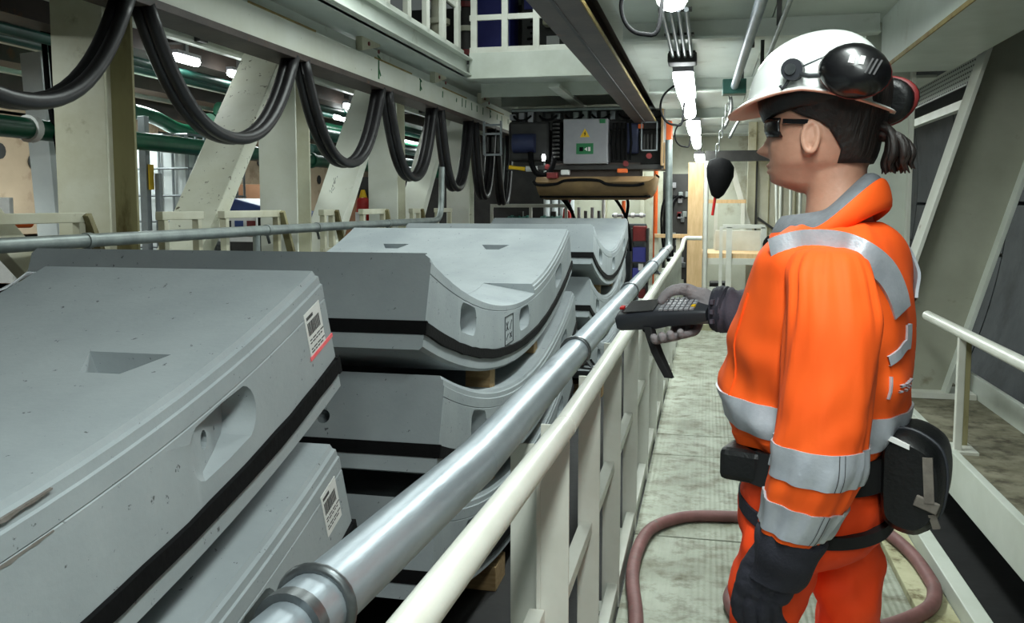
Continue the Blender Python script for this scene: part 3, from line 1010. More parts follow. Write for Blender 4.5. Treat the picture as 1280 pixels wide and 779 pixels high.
# galvanised pipe clamped beside the handrail
g = empty('galvanised_pipe', (-0.43, 0, 1.0))
tag(g, 'shiny galvanised pipe clamped outside the cream handrail', 'pipe')
MB().tube([(-.042, .93, 0), (0, 1.62, 0)], .0445, 24).build('pipe_body', 'galv', g, auto=40)
MB().tube([(0, 1.61, 0), (.008, 10.4, 0)], .0442, 24).build('pipe_body', 'galv', g, auto=40)
MB().tube([(-.08, .3, 0), (-.042, .93, 0)], .036, 24).build('pipe_body', 'galv', g, auto=40)
MB().tube([(-.043, .915, 0), (-.042, .935, 0)], [.046, .046], 24).build('thread_end', 'bolt', g, auto=40)
for y in (.985, 2.95, 5.1, 7.2, 9.3):
    MB().tube([((-.039 if y < 1 else 0) + .047 * math.cos(t * math.pi / 12), y, .047 * math.sin(t * math.pi / 12)) for t in range(24)], .0085, 8, closed=True).build('ring_clamp', 'bolt', g, smooth=True)
    if y > 1.5:
        MB().tube([(.04, y, -.03), (.075, y, -.075)], .008, 8).build('clamp_bolt', 'bolt', g)
        MB().tube([(0, y, -.05), (.09, y, -.055)], .008, 8).build('clamp_arm', 'bolt', g)
MB().tube([(0, 10.4, 0), (0, 10.46, .04), (0, 10.48, .12), (-.02, 10.48, 1.25)], .042, 16).build('riser', 'galvdull', g, auto=40)
# ================================================================ RIGHT SIDE
# ---- handrail on the ledge
h = empty('ledge_handrail', (1.14, 0, 0.37))
tag(h, 'white pipe handrail on the dirty ledge right of the walkway', 'handrail')
MB().tube([(0, -.4, .55), (0, 4.95, .55)], .026, 20).build('top_rail', 'rail', h, auto=40)
for y in (.6, 1.7, 2.94, 4.3):
    MB().box(-.016, .016, y - .016, y + .016, 0, .53).build('post', 'rail', h, bevel=.003)
    MB().box(.035, .065, y + .08, y + .11, 0, .5).build('stay', 'olive', h, bevel=.003)
    MB().box(-.05, .08, y - .05, y + .13, 0, .012).build('foot_plate', 'rail', h)
# ---- column and ceiling beam
c = empty('side_column', (1.26, 6.1, 0.0))
tag(c, 'pale flat steel column behind the worker, right of the walkway', 'column')
MB().box(-.29, .0, -.02, .0, 0.39, 2.655).build('face_plate', 'white', c, bevel=.002)
MB().box(-.02, .0, -.10, -.02, 0.39, 2.655).build('front_flange', 'rail', c, bevel=.002)
MB().box(-.02, .0, .0, .10, 0.39, 2.655).build('rear_flange', 'rail', c, bevel=.002)
bb = empty('box_beam', (1.04, 0, 2.34))
tag(bb, 'pale box beam along the ceiling edge above the right column', 'beam')
MB().box(0, .03, -1.0, 5.95, 0, .315).build('side_plate', 'deck', bb, bevel=.003)
MB().box(.0, .40, -1.0, 5.95, -.02, 0).build('bottom_plate', 'white', bb, bevel=.003)
MB().box(.37, .40, -1.0, 5.95, 0, .315).build('side_plate', 'deck', bb, bevel=.003)
MB().box(-.008, 0, -1.0, 5.95, -.022, -.0).build('rusty_edge', 'edge', bb)
bb = empty('box_beam', (1.04, 6.25, 2.34))
tag(bb, 'far continuation of the pale box beam beyond the right column', 'beam')
MB().box(0, .03, 0, 5.0, 0, .315).build('side_plate', 'deck', bb, bevel=.003)
MB().box(.0, .40, 0, 5.0, -.02, 0).build('bottom_plate', 'white', bb, bevel=.003)
# ---- leaning strut
s_ = empty('leaning_strut', (0.975, 5.6, 0.40))
tag(s_, 'wide pale I-section strut leaning right up to the ceiling', 'strut')
p, q = Vector((.0, 0, 0)), Vector((.50, 0, 2.26))
p = Vector((0, 0, 0))
d = Vector((.285, 0, 1.0)).normalized()
q = p + d * 2.32
nrm = Vector((d.z, 0, -d.x))
MB().bar(p, q, .20, .022, up=nrm).build('left_flange', 'rail', s_, bevel=.002)
off = nrm * .40
MB().bar(p + off - d * 0, q + off, .20, .022, up=nrm).build('right_flange', 'white', s_, bevel=.002)
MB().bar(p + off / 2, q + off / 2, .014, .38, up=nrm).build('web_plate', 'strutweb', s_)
MB().box(.13, .57, -.12, .12, -.03, 0).build('foot_plate', 'rail', s_)

# ---- cable tray: white perforated side
t = empty('cable_tray', (1.62, 5.75, 2.27))
tag(t, 'white perforated cable tray below the box beam at upper right', 'cable tray')
tm = mat('perforated_white', S(214, 216, 210), S(202, 204, 198), 6, .5)
nt = tm.node_tree
N, L = nt.nodes, nt.links
tc = N.new('ShaderNodeTexCoord')
mp = N.new('ShaderNodeMapping')
mp.inputs['Rotation'].default_value = (R(90), 0, R(90))
L.new(tc.outputs['Object'], mp.inputs[0])
br = N.new('ShaderNodeTexBrick')
br.inputs['Color1'].default_value = br.inputs['Color2'].default_value = S(30, 32, 32)
br.inputs['Mortar'].default_value = S(212, 214, 208)
br.inputs['Scale'].default_value = 1
br.inputs['Brick Width'].default_value = .05
br.inputs['Row Height'].default_value = .030
br.inputs['Mortar Size'].default_value = .010
sx = N.new('ShaderNodeSeparateXYZ')
cx = N.new('ShaderNodeCombineXYZ')
L.new(tc.outputs['Object'], sx.inputs[0])
L.new(sx.outputs[1], cx.inputs[0])
L.new(sx.outputs[2], cx.inputs[1])
L.new(cx.outputs[0], br.inputs['Vector'])
L.new(br.outputs[0], N['Principled BSDF'].inputs['Base Color'])
MB().box(0, .004, 0, 3.4, 0, .15).build('side_plate', tm, t)
MB().box(0, .25, 0, 3.4, -.004, 0).build('bottom_plate', 'dark', t)
MB().box(-.012, .004, 0, 3.4, .15, .156).build('lip', 'rail', t)
tl = empty('angle_bar', (1.58, 5.78, 2.12))
tag(tl, 'thin pale angle bar under the perforated cable tray', 'angle bar')
MB().box(0, .006, 0, 2.6, 0, .05).build('vertical_leg', 'rail', tl)
MB().box(0, .05, 0, 2.6, -.006, 0).build('flat_leg', 'rail', tl)
for y in (.3, 2.2):
    MB().box(.0, .006, y, y + .03, .05, .14).build('hanger', 'dark', tl)
lc = MB().tube(spline([(1.66, 6.2, 2.06), (1.62, 6.2, 1.99), (1.65, 6.2, 1.90), (1.69, 6.2, 1.86)], 6), .008, 8).build('loose_cable', 'cream', smooth=True)
tag(lc, 'short loose pale cable end below the cable tray', 'cable')

# ================================================================ CEILING SERVICES
def lamp(x, y0, y1, z, label, power, wd=.15):
    e = empty('ceiling_lamp', (x, (y0 + y1) / 2, z))
    tag(e, label, 'lamp', 'walkway lamps')
    L_ = (y1 - y0) / 2
    prof = [(-wd / 2, .02), (-wd / 2, -.01), (-wd * .36, -.045), (0, -.06), (wd * .36, -.045), (wd / 2, -.01), (wd / 2, .02)]
    rows = [[(a * k, y, b * k + .02) for a, b in prof] for y, k in ((-L_, .55), (-L_ + .05, 1), (L_ - .05, 1), (L_, .55))]
    mb = MB().grid(rows, wrap=True)
    mb.add(rows[0], [tuple(range(7))]).add(rows[-1], [tuple(range(7))])
    mb.build('diffuser', 'lamp', e, auto=50)
    MB().box(-wd / 2, wd / 2, -L_, L_, .042, .08).build('housing', 'grey', e, bevel=.004)
    MB().box(-.02, .02, -L_ * .7, L_ * .7, .08, 2.655 - z).build('hanger', 'grey', e)
    a = area('walkway_lamp_light', (x, (y0 + y1) / 2, z - .06), wd, y1 - y0, power)
    return e


LX = -.19
lamp(LX, 3.3, 4.62, 2.5, 'nearest glowing ceiling lamp, cut by the top edge of the picture', 34)
lamp(LX, 6.6, 7.95, 2.42, 'second glowing ceiling lamp over the walkway, behind the cable ladder', 26)
lamp(LX, 8.05, 9.35, 2.41, 'third glowing ceiling lamp, directly behind the second', 22, .12)
lamp(LX + .02, 10.0, 11.4, 2.38, 'fourth glowing ceiling lamp over the walkway', 20)
lamp(LX + .03, 11.6, 13.2, 2.34, 'fifth glowing ceiling lamp, behind the fourth over the walkway', 18, .12)
lamp(LX + .06, 13.7, 15.1, 2.22, 'last glowing ceiling lamp, farthest along the walkway', 18)
k = empty('cable_ladder', (LX, 4.85, 2.53))
tag(k, 'bundle of grey conduits on the ceiling between first and second lamps', 'conduit')
for i in range(4):
    MB().tube([((i - 1.5) * .042, 0, 0), ((i - 1.5) * .042, 1.55, 0)], .013, 10).build('conduit', 'cage', k, auto=40)
for y in (.08, .8, 1.45):
    MB().box(-.09, .09, y, y + .05, .014, .03).build('strap', 'dark', k)
    MB().box(-.01, .01, y, y + .03, .03, .125).build('hanger', 'dark', k)
MB().box(-.10, .10, 1.5, 1.7, -.04, .03).build('junction_box', 'dark', k, bevel=.01)
for (y, r_, lb) in ((4.0, .13, 'black looped cable beside the nearest ceiling lamp'), (7.9, .16, 'black looped cable hanging left of the second ceiling lamp'), (11.2, .15, 'black looped cable hanging left of the fourth lamp')):
    P = [(LX - .07, y, 2.56)] + [(LX - .10 - r_ * .8 * math.sin(R(a)) , y + .05, 2.52 - r_ * (1 - math.cos(R(a)))) for a in range(30, 181, 30)] + [(LX - .04, y + .05, 2.52 - 1.9 * r_), (LX - .02, y + .08, 2.45)]
    o = MB().tube(spline(P, 4), .010, 8).build('lamp_cable', 'black', smooth=True)
    tag(o, lb, 'cable', 'lamp cables')
# pipe rail for the chain hoist
pr = empty('hoist_rail', (.245, 0, 2.47))
tag(pr, 'silver overhead pipe rail with a teal end bracket', 'pipe')
MB().tube([(0.02, 1.5, 0), (-.045, 7.65, 0)], .03, 16).build('pipe_body', 'galv', pr, auto=40)
MB().box(-.14, .05, 7.55, 7.72, -.06, .06).build('end_bracket', 'teal', pr, bevel=.006)
for y in (3.4, 5.9, 7.6):
    MB().box(-.03, .03, y, y + .04, .03, .19).build('hanger', 'dark', pr)
dr = MB().tube([(.345, 1.5, 2.45), (.37, 6.6, 2.45)], .014, 10).build('thin_conduit', 'galvdull', auto=40)
tag(dr, 'thin dark conduit right of the silver overhead pipe', 'conduit')
for y in (3.0, 5.0, 6.5):
    MB().box(.345, .37, y, y + .03, 2.46, 2.66).build('hanger', 'dark', dr)
ch = empty('chain_hoist', (.17, 7.62, 2.41))
tag(ch, 'hand chain hoist with black bag hanging from the silver pipe', 'hoist')
for i in range(9):
    c = Vector((-.01 - .012 * i, 0, -.05 - .055 * i))
    a = 0 if i % 2 else math.pi / 2
    MB().tube([c + Vector((.014 * math.cos(t * .524) * math.cos(a), .014 * math.cos(t * .524) * math.sin(a), .034 * math.sin(t * .524))) for t in range(12)], .006, 6, closed=True).build('chain_link', 'rope', ch, smooth=True)
MB().tube(bez((.0, 0, -.02), (.03, 0, -.1), (.0, 0, -.2), (-.05, 0, -.28), 8), .014, 8).build('hook_arm', 'rope', ch, smooth=True)
MB().tube(bez((.10, 0, -.18), (.06, 0, -.22), (.03, 0, -.3), (-.0, 0, -.36), 8), .012, 8).build('hook', 'rope', ch, smooth=True)
bg = MB()
rows = []
for i, (dz, dx, rx, ry) in enumerate(((-.52, -.08, .03, .03), (-.54, -.08, .08, .06), (-.60, -.075, .11, .08), (-.68, -.07, .11, .085), (-.76, -.075, .085, .07), (-.83, -.085, .05, .045), (-.86, -.088, .015, .015))):
    rows.append([(dx + rx * math.cos(t * .449) * (1 + .1 * math.sin(3 * t + i)), ry * math.sin(t * .449), dz) for t in range(14)])
bg.grid(rows, wrap=True)
bg.build('chain_bag', 'black', ch, smooth=True)
MB().tube([(-.105, 0, -.84), (-.125, 0, -1.0)], .012, 8).build('red_tag', 'red', ch)

# ================================================================ FAR END OF THE WALKWAY
pl = empty('access_platform', (.22, 12.0, 0.0))
tag(pl, 'timber decked access platform with white frame at the walkway end', 'platform')
MB().box(-.42, .52, -.45, .6, .80, .88).build('deck', 'plywood', pl, bevel=.004)
MB().box(-.42, .52, -.48, -.45, .74, .82).build('front_beam', 'rail', pl)
for x in (-.40, .06, .48):
    MB().box(x - .035, x + .035, -.5, -.45, 0.1, 1.22 if x > 0 else .8).build('post', 'rail', pl, bevel=.003)
MB().box(-.02, .50, -.5, -.46, 1.2, 1.25).build('guard_rail', 'rail', pl, bevel=.003)
MB().box(-.06, -.02, -.5, -.46, .40, 1.22).build('post', 'rail', pl)
MB().box(-.42, -.04, -.5, -.46, .40, .45).build('lower_rail', 'rail', pl)
MB().box(-.42, .3, .5, .55, 1.52, 1.57).build('timber_rail', 'plywood', pl)
for x in (-.38, -.1, .26):
    MB().box(x - .025, x + .025, .5, .55, .88, 1.52).build('rear_post', 'rail', pl)
MB().box(-.1, .5, .3, .5, .88, 1.15).build('side_board', 'rail', pl)
st = empty('timber_step', (.27, 11.0, -.34))
tag(st, 'weathered timber steps leading up at the walkway end', 'steps')
for i in range(3):
    MB().box(-.45 + .04 * i, .48, .02 + .16 * i, .40, .34 + .12 * i - .12, .34 + .12 * i + (0 if i else .03)).build('tread', 'kerb', st, bevel=.004)
MB().box(-.45, .48, .02, .40, 0, .22).build('base', 'dark', st)
ld = empty('ladder', (.31, 12.64, 2.08))
tag(ld, 'white ladder stringer leaning down to the right at the walkway end', 'ladder')
MB().bar((0, 0, 0), (.60, 0, -2.08), .04, .07, up=(1, 0, 0)).build('stringer', 'rail', ld)
MB().bar((.0, .13, 0), (.60, .13, -2.08), .04, .07, up=(1, 0, 0)).build('stringer', 'rail', ld)
for i in range(7):
    MB().box(.07 + .08 * i - .01, .07 + .08 * i + .05, 0, .13, -.28 * (i + 1) - .01, -.28 * (i + 1) + .01).build('rung', 'galvdull', ld)
pw = MB().box(-.24, -.05, 11.42, 11.46, .0, 2.03).build('upright_board', 'plywood', bevel=.004)
tag(pw, 'pale plywood board standing upright at the end of the walkway', 'board')
sp = MB().tube([(-.015, 11.44, .0), (-.015, 11.44, 2.05)], .03, 12).build('white_pole', 'rail', auto=40)
tag(sp, 'white pole standing right beside the pale plywood board', 'pole')
tp = empty('thin_post', (.67, 12.84, 0))
tag(tp, 'thin dark post with red lower half before the ribbed panel', 'post')
MB().box(-.012, .012, -.012, .012, 1.0, 2.2).build('upper_half', 'dark', tp)
MB().box(-.014, .014, -.014, .014, 0, 1.0).build('lower_half', 'reddark', tp)
MB().bar((.02, -.02, 1.32), (.30, -.02, 1.12), .03, .03).build('side_arm', 'dark', tp)
for i, (x0, x1, y) in enumerate(((.52, .62, 7.6), (.575, .578, 7.4), (.62, .66, 7.2), (.68, .70, 7.0))):
    o = MB().tube([(x0, y, 2.5), (x1, y, 0.0)], .012, 10).build('slender_pole', 'rail', auto=40)
    tag(o, 'slender white pole behind the worker, %s from the left of four' % ('first', 'second', 'third', 'fourth')[i], 'pole', 'slender white poles')
rb = empty('wire_reel', (.50, 12.4, .0))
tag(rb, 'dark bundle of gear stored under the access platform', 'gear')
MB().box(-.45, -.2, -.3, .1, 0.0, .45).build('case', 'dark', rb, bevel=.02)
MB().prism([(0, 0), (.38, 0), (.2, .3)], (-.2, -.3, 0), (1, 0, 0), (0, 0, 1), (0, .3, 0)).build('tarp', 'brown', rb)

# ---- hydraulics cluster left of the plywood board
hy = empty('hydraulic_panel', (-.40, 13.2, 0.0))
tag(hy, 'dark hydraulic valve panel with black cables left of the plywood board', 'valve panel')
MB().box(-.14, .16, 0, .2, .4, 1.95).build('back_plate', 'dark', hy)
rr = random.Random(12)
for i in range(14):
    x, z = rr.uniform(-.1, .12), rr.uniform(.5, 1.8)
    MB().box(x - .03, x + .03, -.05, 0, z - .04, z + .04).build('valve_block', rr.choice(['bolt', 'galvdull', 'reddark', 'grey']), hy, bevel=.005)
for i in range(4):
    x = -.17 + .05 * i
    MB().tube(bez((x + .1, -.06, 1.6), (x - .12, -.12, 1.75), (x - .12, -.12, 1.2), (x - .02, -.05, .7 - .1 * i), 12), .016, 8).build('cable', 'black', hy, smooth=True)
MB().box(-.12, -.06, .02, .08, 0, .4).build('leg', 'dark', hy)
MB().box(.08, .14, .02, .08, 0, .4).build('leg', 'dark', hy)
op = MB().tube([(-.70, 12.4, -.34), (-.70, 12.4, 2.05)], .03, 12).build('orange_pole', 'orangep', auto=40)
tag(op, 'thin orange pole standing right of the gripper plate', 'pole')
hb = MB().box(-.66, -.10, 11.6, 11.65, 1.07, 1.12).build('timber_batten', 'plywood', bevel=.003)
tag(hb, 'pale horizontal timber batten left of the pale plywood board', 'batten')
for x in (-.64, -.36):
    MB().box(x - .025, x + .025, 11.65, 11.69, -.34, 1.12).build('upright', 'cream', hb)
sh = empty('storage_shelf', (-1.05, 12.7, -.34))
tag(sh, 'blue and red storage rack right of the farthest segment stack', 'shelf')
for x in (0, .22):
    MB().box(x - .012, x + .012, 0, .3, 0, 1.5).build('upright', 'dark', sh)
for i in range(5):
    MB().box(-.01, .23, 0, .3, .1 + .3 * i, .12 + .3 * i).build('shelf_board', 'dark', sh)
    MB().box(.015, .205, .02, .28, .12 + .3 * i, .33 + .3 * i).build('crate', ('blue', 'reddark', 'blue', 'blue', 'reddark')[i], sh, bevel=.005)
MB().box(.1, .17, .012, .02, .9, 1.0).build('label_plate', 'paper', sh)

# ================================================================ GRIPPER MACHINE
gm = empty('segment_crane', (-1.5, 11.0, 2.55))
tag(gm, 'overhead segment crane trolley with grey control cabinet and warning sign', 'crane')
MB().box(-.95, .98, .05, 1.2, -.12, .16).build('frame', 'dark', gm, bevel=.01)
MB().box(-.98, .95, -.1, .05, -.62, -.56).build('front_sill', 'dark', gm, bevel=.005)
MB().box(-.35, .98, .0, 1.1, -.60, -.56).build('sill_plate', 'bolt', gm)
MB().box(-.55, .98, .25, .9, -.55, -.1).build('engine_block', 'dark', gm, bevel=.02)
cbx = MB().box(-.25, .30, -.16, .20, -.55, .0).build('control_cabinet', 'grey', gm, bevel=.012)
MB().prism([(-.06, 0), (.06, 0), (0, .105)], (.02, -.163, -.225), (1, 0, 0), (0, 0, 1), (0, -.004, 0)).build('warning_triangle', 'yellow', cbx)
MB().prism([(.004, .018), (.012, .05), (.004, .05), (.01, .078), (-.012, .042), (-.002, .042), (-.006, .018)], (.02, -.168, -.225), (1, 0, 0), (0, 0, 1), (0, -.002, 0)).build('bolt_symbol', 'black', cbx)
MB().box(-.085, .125, -.166, -.16, -.43, -.30).build('green_sign', 'signgreen', cbx)
sg = MB()
sg.box(-.045, .0, -.169, -.166, -.395, -.345)
sg.build('sign_symbol', 'black', cbx)
MB().prism([(.015, 0), (.05, .025), (.05, -.025)], (0, -.169, -.37), (1, 0, 0), (0, 0, 1), (0, .002, 0)).build('sign_symbol', 'paper', cbx)
MB().box(.062, .09, -.169, -.166, -.395, -.345).build('sign_symbol', 'paper', cbx)
MB().box(.2, .27, -.166, -.16, -.06, -.01).build('small_sign', 'signgreen', cbx)
MB().box(-.40, -.28, -.14, .1, -.5, -.02).build('cable_chute', 'black', gm, bevel=.03)
for i in range(9):
    MB().disc((-.34, -.15, -.06 - .05 * i), (0, 0, 1), .045, .02, 10).build('cable_coil', 'dark', gm)
for i in range(5):
    MB().tube([(.36 + .05 * i, -.06, -.5), (.34 + .06 * i, -.09, -.3), (.36 + .05 * i, -.05, -.05)], .016, 8).build('cable', 'black', gm)
rr = random.Random(21)
for i in range(16):
    x = -.92 + .115 * i
    hh = rr.uniform(.03, .07)
    MB().box(x - .035, x + .035, -.02, .06, .05 - hh, .05 + hh).build('valve_block', rr.choice(['bolt', 'galvdull', 'rusty', 'grey', 'dark']), gm, bevel=.006)
for i in range(6):
    x = -.9 + .33 * i
    MB().tube(bez((x, -.03, .06), (x + .05, -.1, -.02), (x + .16, -.1, -.02), (x + .22, -.03, .06), 10), .014, 8).build('hose', 'black', gm, smooth=True)
MB().tube([(-.92, -.04, .13), (.95, -.04, .13)], .022, 10).build('feed_pipe', 'galvdull', gm, auto=40)
MB().box(.50, .66, .0, .12, -.42, -.05).build('motor_cover', 'darkblue', gm, bevel=.02)
fr = MB()
fr.box(.70, .90, -.13, -.11, -.40, -.385).box(.70, .715, -.13, -.11, -.40, -.05).box(.885, .90, -.13, -.11, -.40, -.05).box(.70, .90, -.13, -.11, -.06, -.045)
fr.build('guard_frame', 'cage', gm)
for i in range(4):
    MB().box(.73 + .045 * i, .745 + .045 * i, -.11, -.09, -.38, -.2).build('guard_bar', 'dark', gm)
MB().box(.66, .72, -.05, .0, -.12, -.07).build('red_plug', 'orangep', gm)
for (x, z) in ((.80, -.46), (.52, -.55), (-.45, -.58)):
    MB().disc((x, -.12, z), (0, 1, 0), .035, .04, 12).build('hose_fitting', 'reddark', gm, auto=40)
MB().box(.94, .97, -.16, .9, -.58, .1).build('side_rail', 'bare', gm, bevel=.004)
for i in range(4):
    MB().box(.97, .985, -.12 + .25 * i, -.09 + .25 * i, -.55, .1).build('side_post', 'cage', gm)
MB().box(.972, 1.05, .35, .6, -.25, .0).build('orange_box', 'orangep', gm, bevel=.01)
MB().box(.98, 1.03, -.14, -.06, -.62, -.3).build('end_post', 'bare', gm)
# work lamp on the left of the trolley
MB().tube([(-.50, -.2, -.47), (-.47, -.2, -.47)], .04, 12).build('work_lamp', 'lamp', gm, auto=40)
MB().tube([(-.53, -.2, -.47), (-.50, -.2, -.47)], [.045, .05], 12).build('lamp_hood', 'dark', gm, auto=40)
MB().tube(bez((-.66, -.15, -.40), (-.66, -.2, -.78), (-.36, -.2, -.78), (-.36, -.15, -.45), 12), .035, 10).build('cable_loop', 'black', gm, smooth=True)
MB().box(-.98, -.45, .0, .5, -.50, .0).build('winch_housing', 'dark', gm, bevel=.04)
MB().tube([(-.90, -.05, -.28), (-.62, -.05, -.28)], .12, 16).build('winch_drum', 'darkblue', gm, auto=40)
MB().tube([(-.95, -.08, -.58), (-.74, -.08, -.60)], .03, 10).build('yellow_handle', 'yellow', gm, auto=40)
MB().tube([(-.73, -.08, -.60), (-.58, -.08, -.60)], .04, 10).build('white_hose', 'paper', gm, auto=40)
cg = MB()
for a, b in (((-1.27, -.1, 0), (-1.27, -.1, -.42)), ((-1.05, -.1, 0), (-1.05, -.1, -.42)), ((-1.27, -.1, -.42), (-1.05, -.1, -.42)), ((-1.27, -.1, -.05), (-1.05, -.1, -.05)), ((-1.27, -.1, -.16), (-1.05, -.1, -.16))):
    cg.bar(a, b, .025, .025)
cg.build('cage_frame', 'cage', gm)
for i in range(3):
    MB().tube([(-1.23 + .07 * i, -.08, -.38), (-1.23 + .07 * i, -.08, -.2)], .02, 8).build('cage_plug', 'dark', gm)
# vacuum gripper plate below
gp = empty('vacuum_gripper', (-1.36, 11.2, 1.62))
tag(gp, 'tan curved vacuum gripper plate with black lip under the crane', 'gripper')
rows = []
for sx, k in ((-.70, .96), (-.66, 1), (.60, 1), (.68, .92), (.73, .7), (.75, .35)):
    ring = []
    for i in range(13):
        a = R(-66 + 132 * i / 12)
        ring.append((sx, .62 * math.sin(a) * (.6 + .4 * k), .30 - .36 * math.cos(a) * k))
    rows.append(ring + [(sx, .5 * (.6 + .4 * k), .22), (sx, -.5 * (.6 + .4 * k), .22)])
b = MB().grid(rows, wrap=True)
b.add(rows[0], [tuple(range(15))]).add(rows[-1], [tuple(range(15))])
b.build('curved_plate', 'bare', gp, auto=40)
lip = [(-.72, -.60, .17), (-.66, -.58, .12), (-.45, -.56, .13), (-.3, -.575, .175), (.05, -.575, .175), (.2, -.56, .12), (.5, -.55, .11), (.62, -.57, .13)]
MB().tube(spline(lip, 5), .018, 8).build('rubber_lip', 'black', gp, smooth=True)
MB().tube([(-.69, -.3, -.02), (.68, -.3, -.02)], .016, 8).build('rubber_lip', 'black', gp, smooth=True)
MB().box(-.55, .55, -.2, .2, .22, .40).build('crossbar', 'rusty', gp, bevel=.01)
MB().box(-.06, .06, -.06, .06, .40, .95).build('lift_post', 'dark', gp)
MB().box(-.55, -.42, -.62, -.45, .2, .27).build('red_valve', 'reddark', gp, bevel=.01)
MB().box(-.38, -.28, -.6, -.5, .24, .30).build('white_valve', 'paper', gp, bevel=.01)
MB().box(.30, .42, -.6, -.5, .26, .31).build('orange_valve', 'orangep', gp, bevel=.01)
for i, (x0, x1) in enumerate(((-.55, -.35), (-.5, -.42), (.15, .35), (.32, .2))):
    MB().tube(bez((x0, .2, .02), (x0 + .1, .6, -.15), (x1, .8, -.3), (x1 + .1 * (i % 2), .9, -.75), 10), .02, 8).build('hose', 'black', gp, smooth=True)
# clutter behind, on the pit floor
mn = empty('pump_unit', (-1.75, 13.0, -.34))
tag(mn, 'dark pump unit with upright valves behind the farthest stack', 'pump')
MB().box(-.3, .3, 0, .5, 0, 1.4).build('tank', 'dark', mn, bevel=.02)
for i in range(5):
    MB().tube([(-.22 + .1 * i, .1, 1.4), (-.22 + .1 * i, .1, 1.75 + .05 * (i % 2))], .025, 10).build('valve_stem', ('bolt', 'grey')[i % 2], mn, auto=40)
MB().tube([(.26, .0, 1.1), (.26, .0, 1.95)], .025, 10).build('white_pipe', 'paper', mn, auto=40)
m2 = empty('pump_unit', (-1.05, 13.4, -.34))
tag(m2, 'grey manifold with white fittings behind the farthest stack, right of the pump', 'manifold')
MB().box(-.35, .15, 0, .3, 0, 1.55).build('frame', 'tunneld', m2, bevel=.02)
MB().tube([(-.35, -.05, 1.68), (.15, -.05, 1.68)], .025, 10).build('manifold_pipe', 'grey', m2, auto=40)
for i in range(4):
    MB().disc((-.3 + .13 * i, -.05, 1.68), (1, 0, 0), .04, .05, 10).build('fitting', 'paper', m2, auto=40)
MB().tube([(-.18, -.02, 1.5), (-.18, -.02, 1.9)], .03, 10).build('orange_pipe', 'orangep', m2, auto=40)
wt = MB().box(-.66, -.62, 13.6, 13.9, -.34, 2.0).build('dark_post', 'dark')
tag(wt, 'dark slim post behind the orange pole', 'post')

# ================================================================ LEFT DECK EQUIPMENT
ib = empty('caged_tank', (-4.95, 7.5, 0.9))
tag(ib, 'white plastic tank in a grey wire cage behind the first columns', 'tank')
MB().box(-.5, .42, -.42, .5, .14, 1.20).build('tank_body', 'tote', ib, bevel=.05)
MB().box(-.52, .44, -.44, .52, 0, .13).build('pallet', 'dark', ib)
for i in range(8):
    x = -.52 + .96 * i / 7
    MB().tube([(x, -.45, .1), (x, -.45, 1.22)], .012, 6).build('cage_bar', 'cage', ib)
    MB().tube([(.45, -.45 + .97 * i / 7, .1), (.45, -.45 + .97 * i / 7, 1.22)], .012, 6).build('cage_bar', 'cage', ib)
for z in (.22, .45, .68, .92, 1.22):
    MB().tube([(-.52, -.46, z), (.46, -.46, z), (.46, .52, z)], .012, 6).build('cage_bar', 'cage', ib)
up = MB().box(-4.42, -4.36, 6.25, 6.31, .9, 2.2).build('galvanised_post', 'cage', bevel=.003)
tag(up, 'square grey post standing in front of the caged tank', 'post')
MB().box(-4.355, -4.345, 6.27, 6.33, 1.62, 1.82).build('warning_sticker', 'yellow', up)
MB().box(-4.34, -4.30, 6.33, 6.37, .9, 1.75).build('second_post', 'cage', up)
bx = empty('tarp_box', (-3.95, 7.6, 0.9))
tag(bx, 'box under a blue tarp right of the chipped brace', 'box')
MB().box(-.3, .3, -.3, .3, 0, .5).build('box', 'dark', bx)
MB().prism([(-.34, .48), (.36, .48), (.30, .52), (-.25, .66)], (0, -.34, 0), (1, 0, 0), (0, 0, 1), (0, .68, 0)).build('tarp', 'bluetarp', bx, bevel=.01)
nb = MB().box(-3.62, -3.30, 6.05, 6.07, 1.22, 1.42).build('notice_board', 'paper', bevel=.003)
tag(nb, 'small white notice panel below the blue tarp box', 'notice board')
for i in range(3):
    MB().box(-3.58 + .1 * i, -3.51 + .1 * i, 6.046, 6.05, 1.26, 1.38).build('printed_patch', ('tunneld', 'bluetarp', 'reddark')[i], nb)
MB().box(-3.60, -3.57, 6.07, 6.10, .9, 1.42).build('stand_leg', 'dark', nb)
MB().box(-3.35, -3.32, 6.07, 6.10, .9, 1.42).build('stand_leg', 'dark', nb)
fe = empty('fire_extinguisher', (-3.62, 8.95, 0.9))
tag(fe, 'red fire extinguisher with yellow top left of the third column', 'fire extinguisher')
MB().cap_tube([(0, 0, .25), (0, 0, .62)], [.075, .075], 14).build('cylinder', 'red', fe, auto=40)
MB().tube([(0, 0, .66), (0, 0, .76)], [.05, .02], 12).build('valve_head', 'yellow', fe, auto=40)
MB().box(-.06, .06, -.078, -.07, .42, .52).build('label_plate', 'paper', fe)
MB().box(-.09, .09, .07, .10, 0, .9).build('stand', 'dark', fe)
rp = empty('red_standpipe', (-4.35, 8.6, 0.9))
tag(rp, 'dark red standpipe behind the second column, beside the green pipe', 'pipe')
MB().tube([(0, 0, 0), (0, 0, 1.0)], .04, 10).build('pipe_body', 'reddark', rp, auto=40)
MB().disc((0, 0, .55), (0, 0, 1), .075, .06, 12).build('coupling', 'red', rp, auto=40)
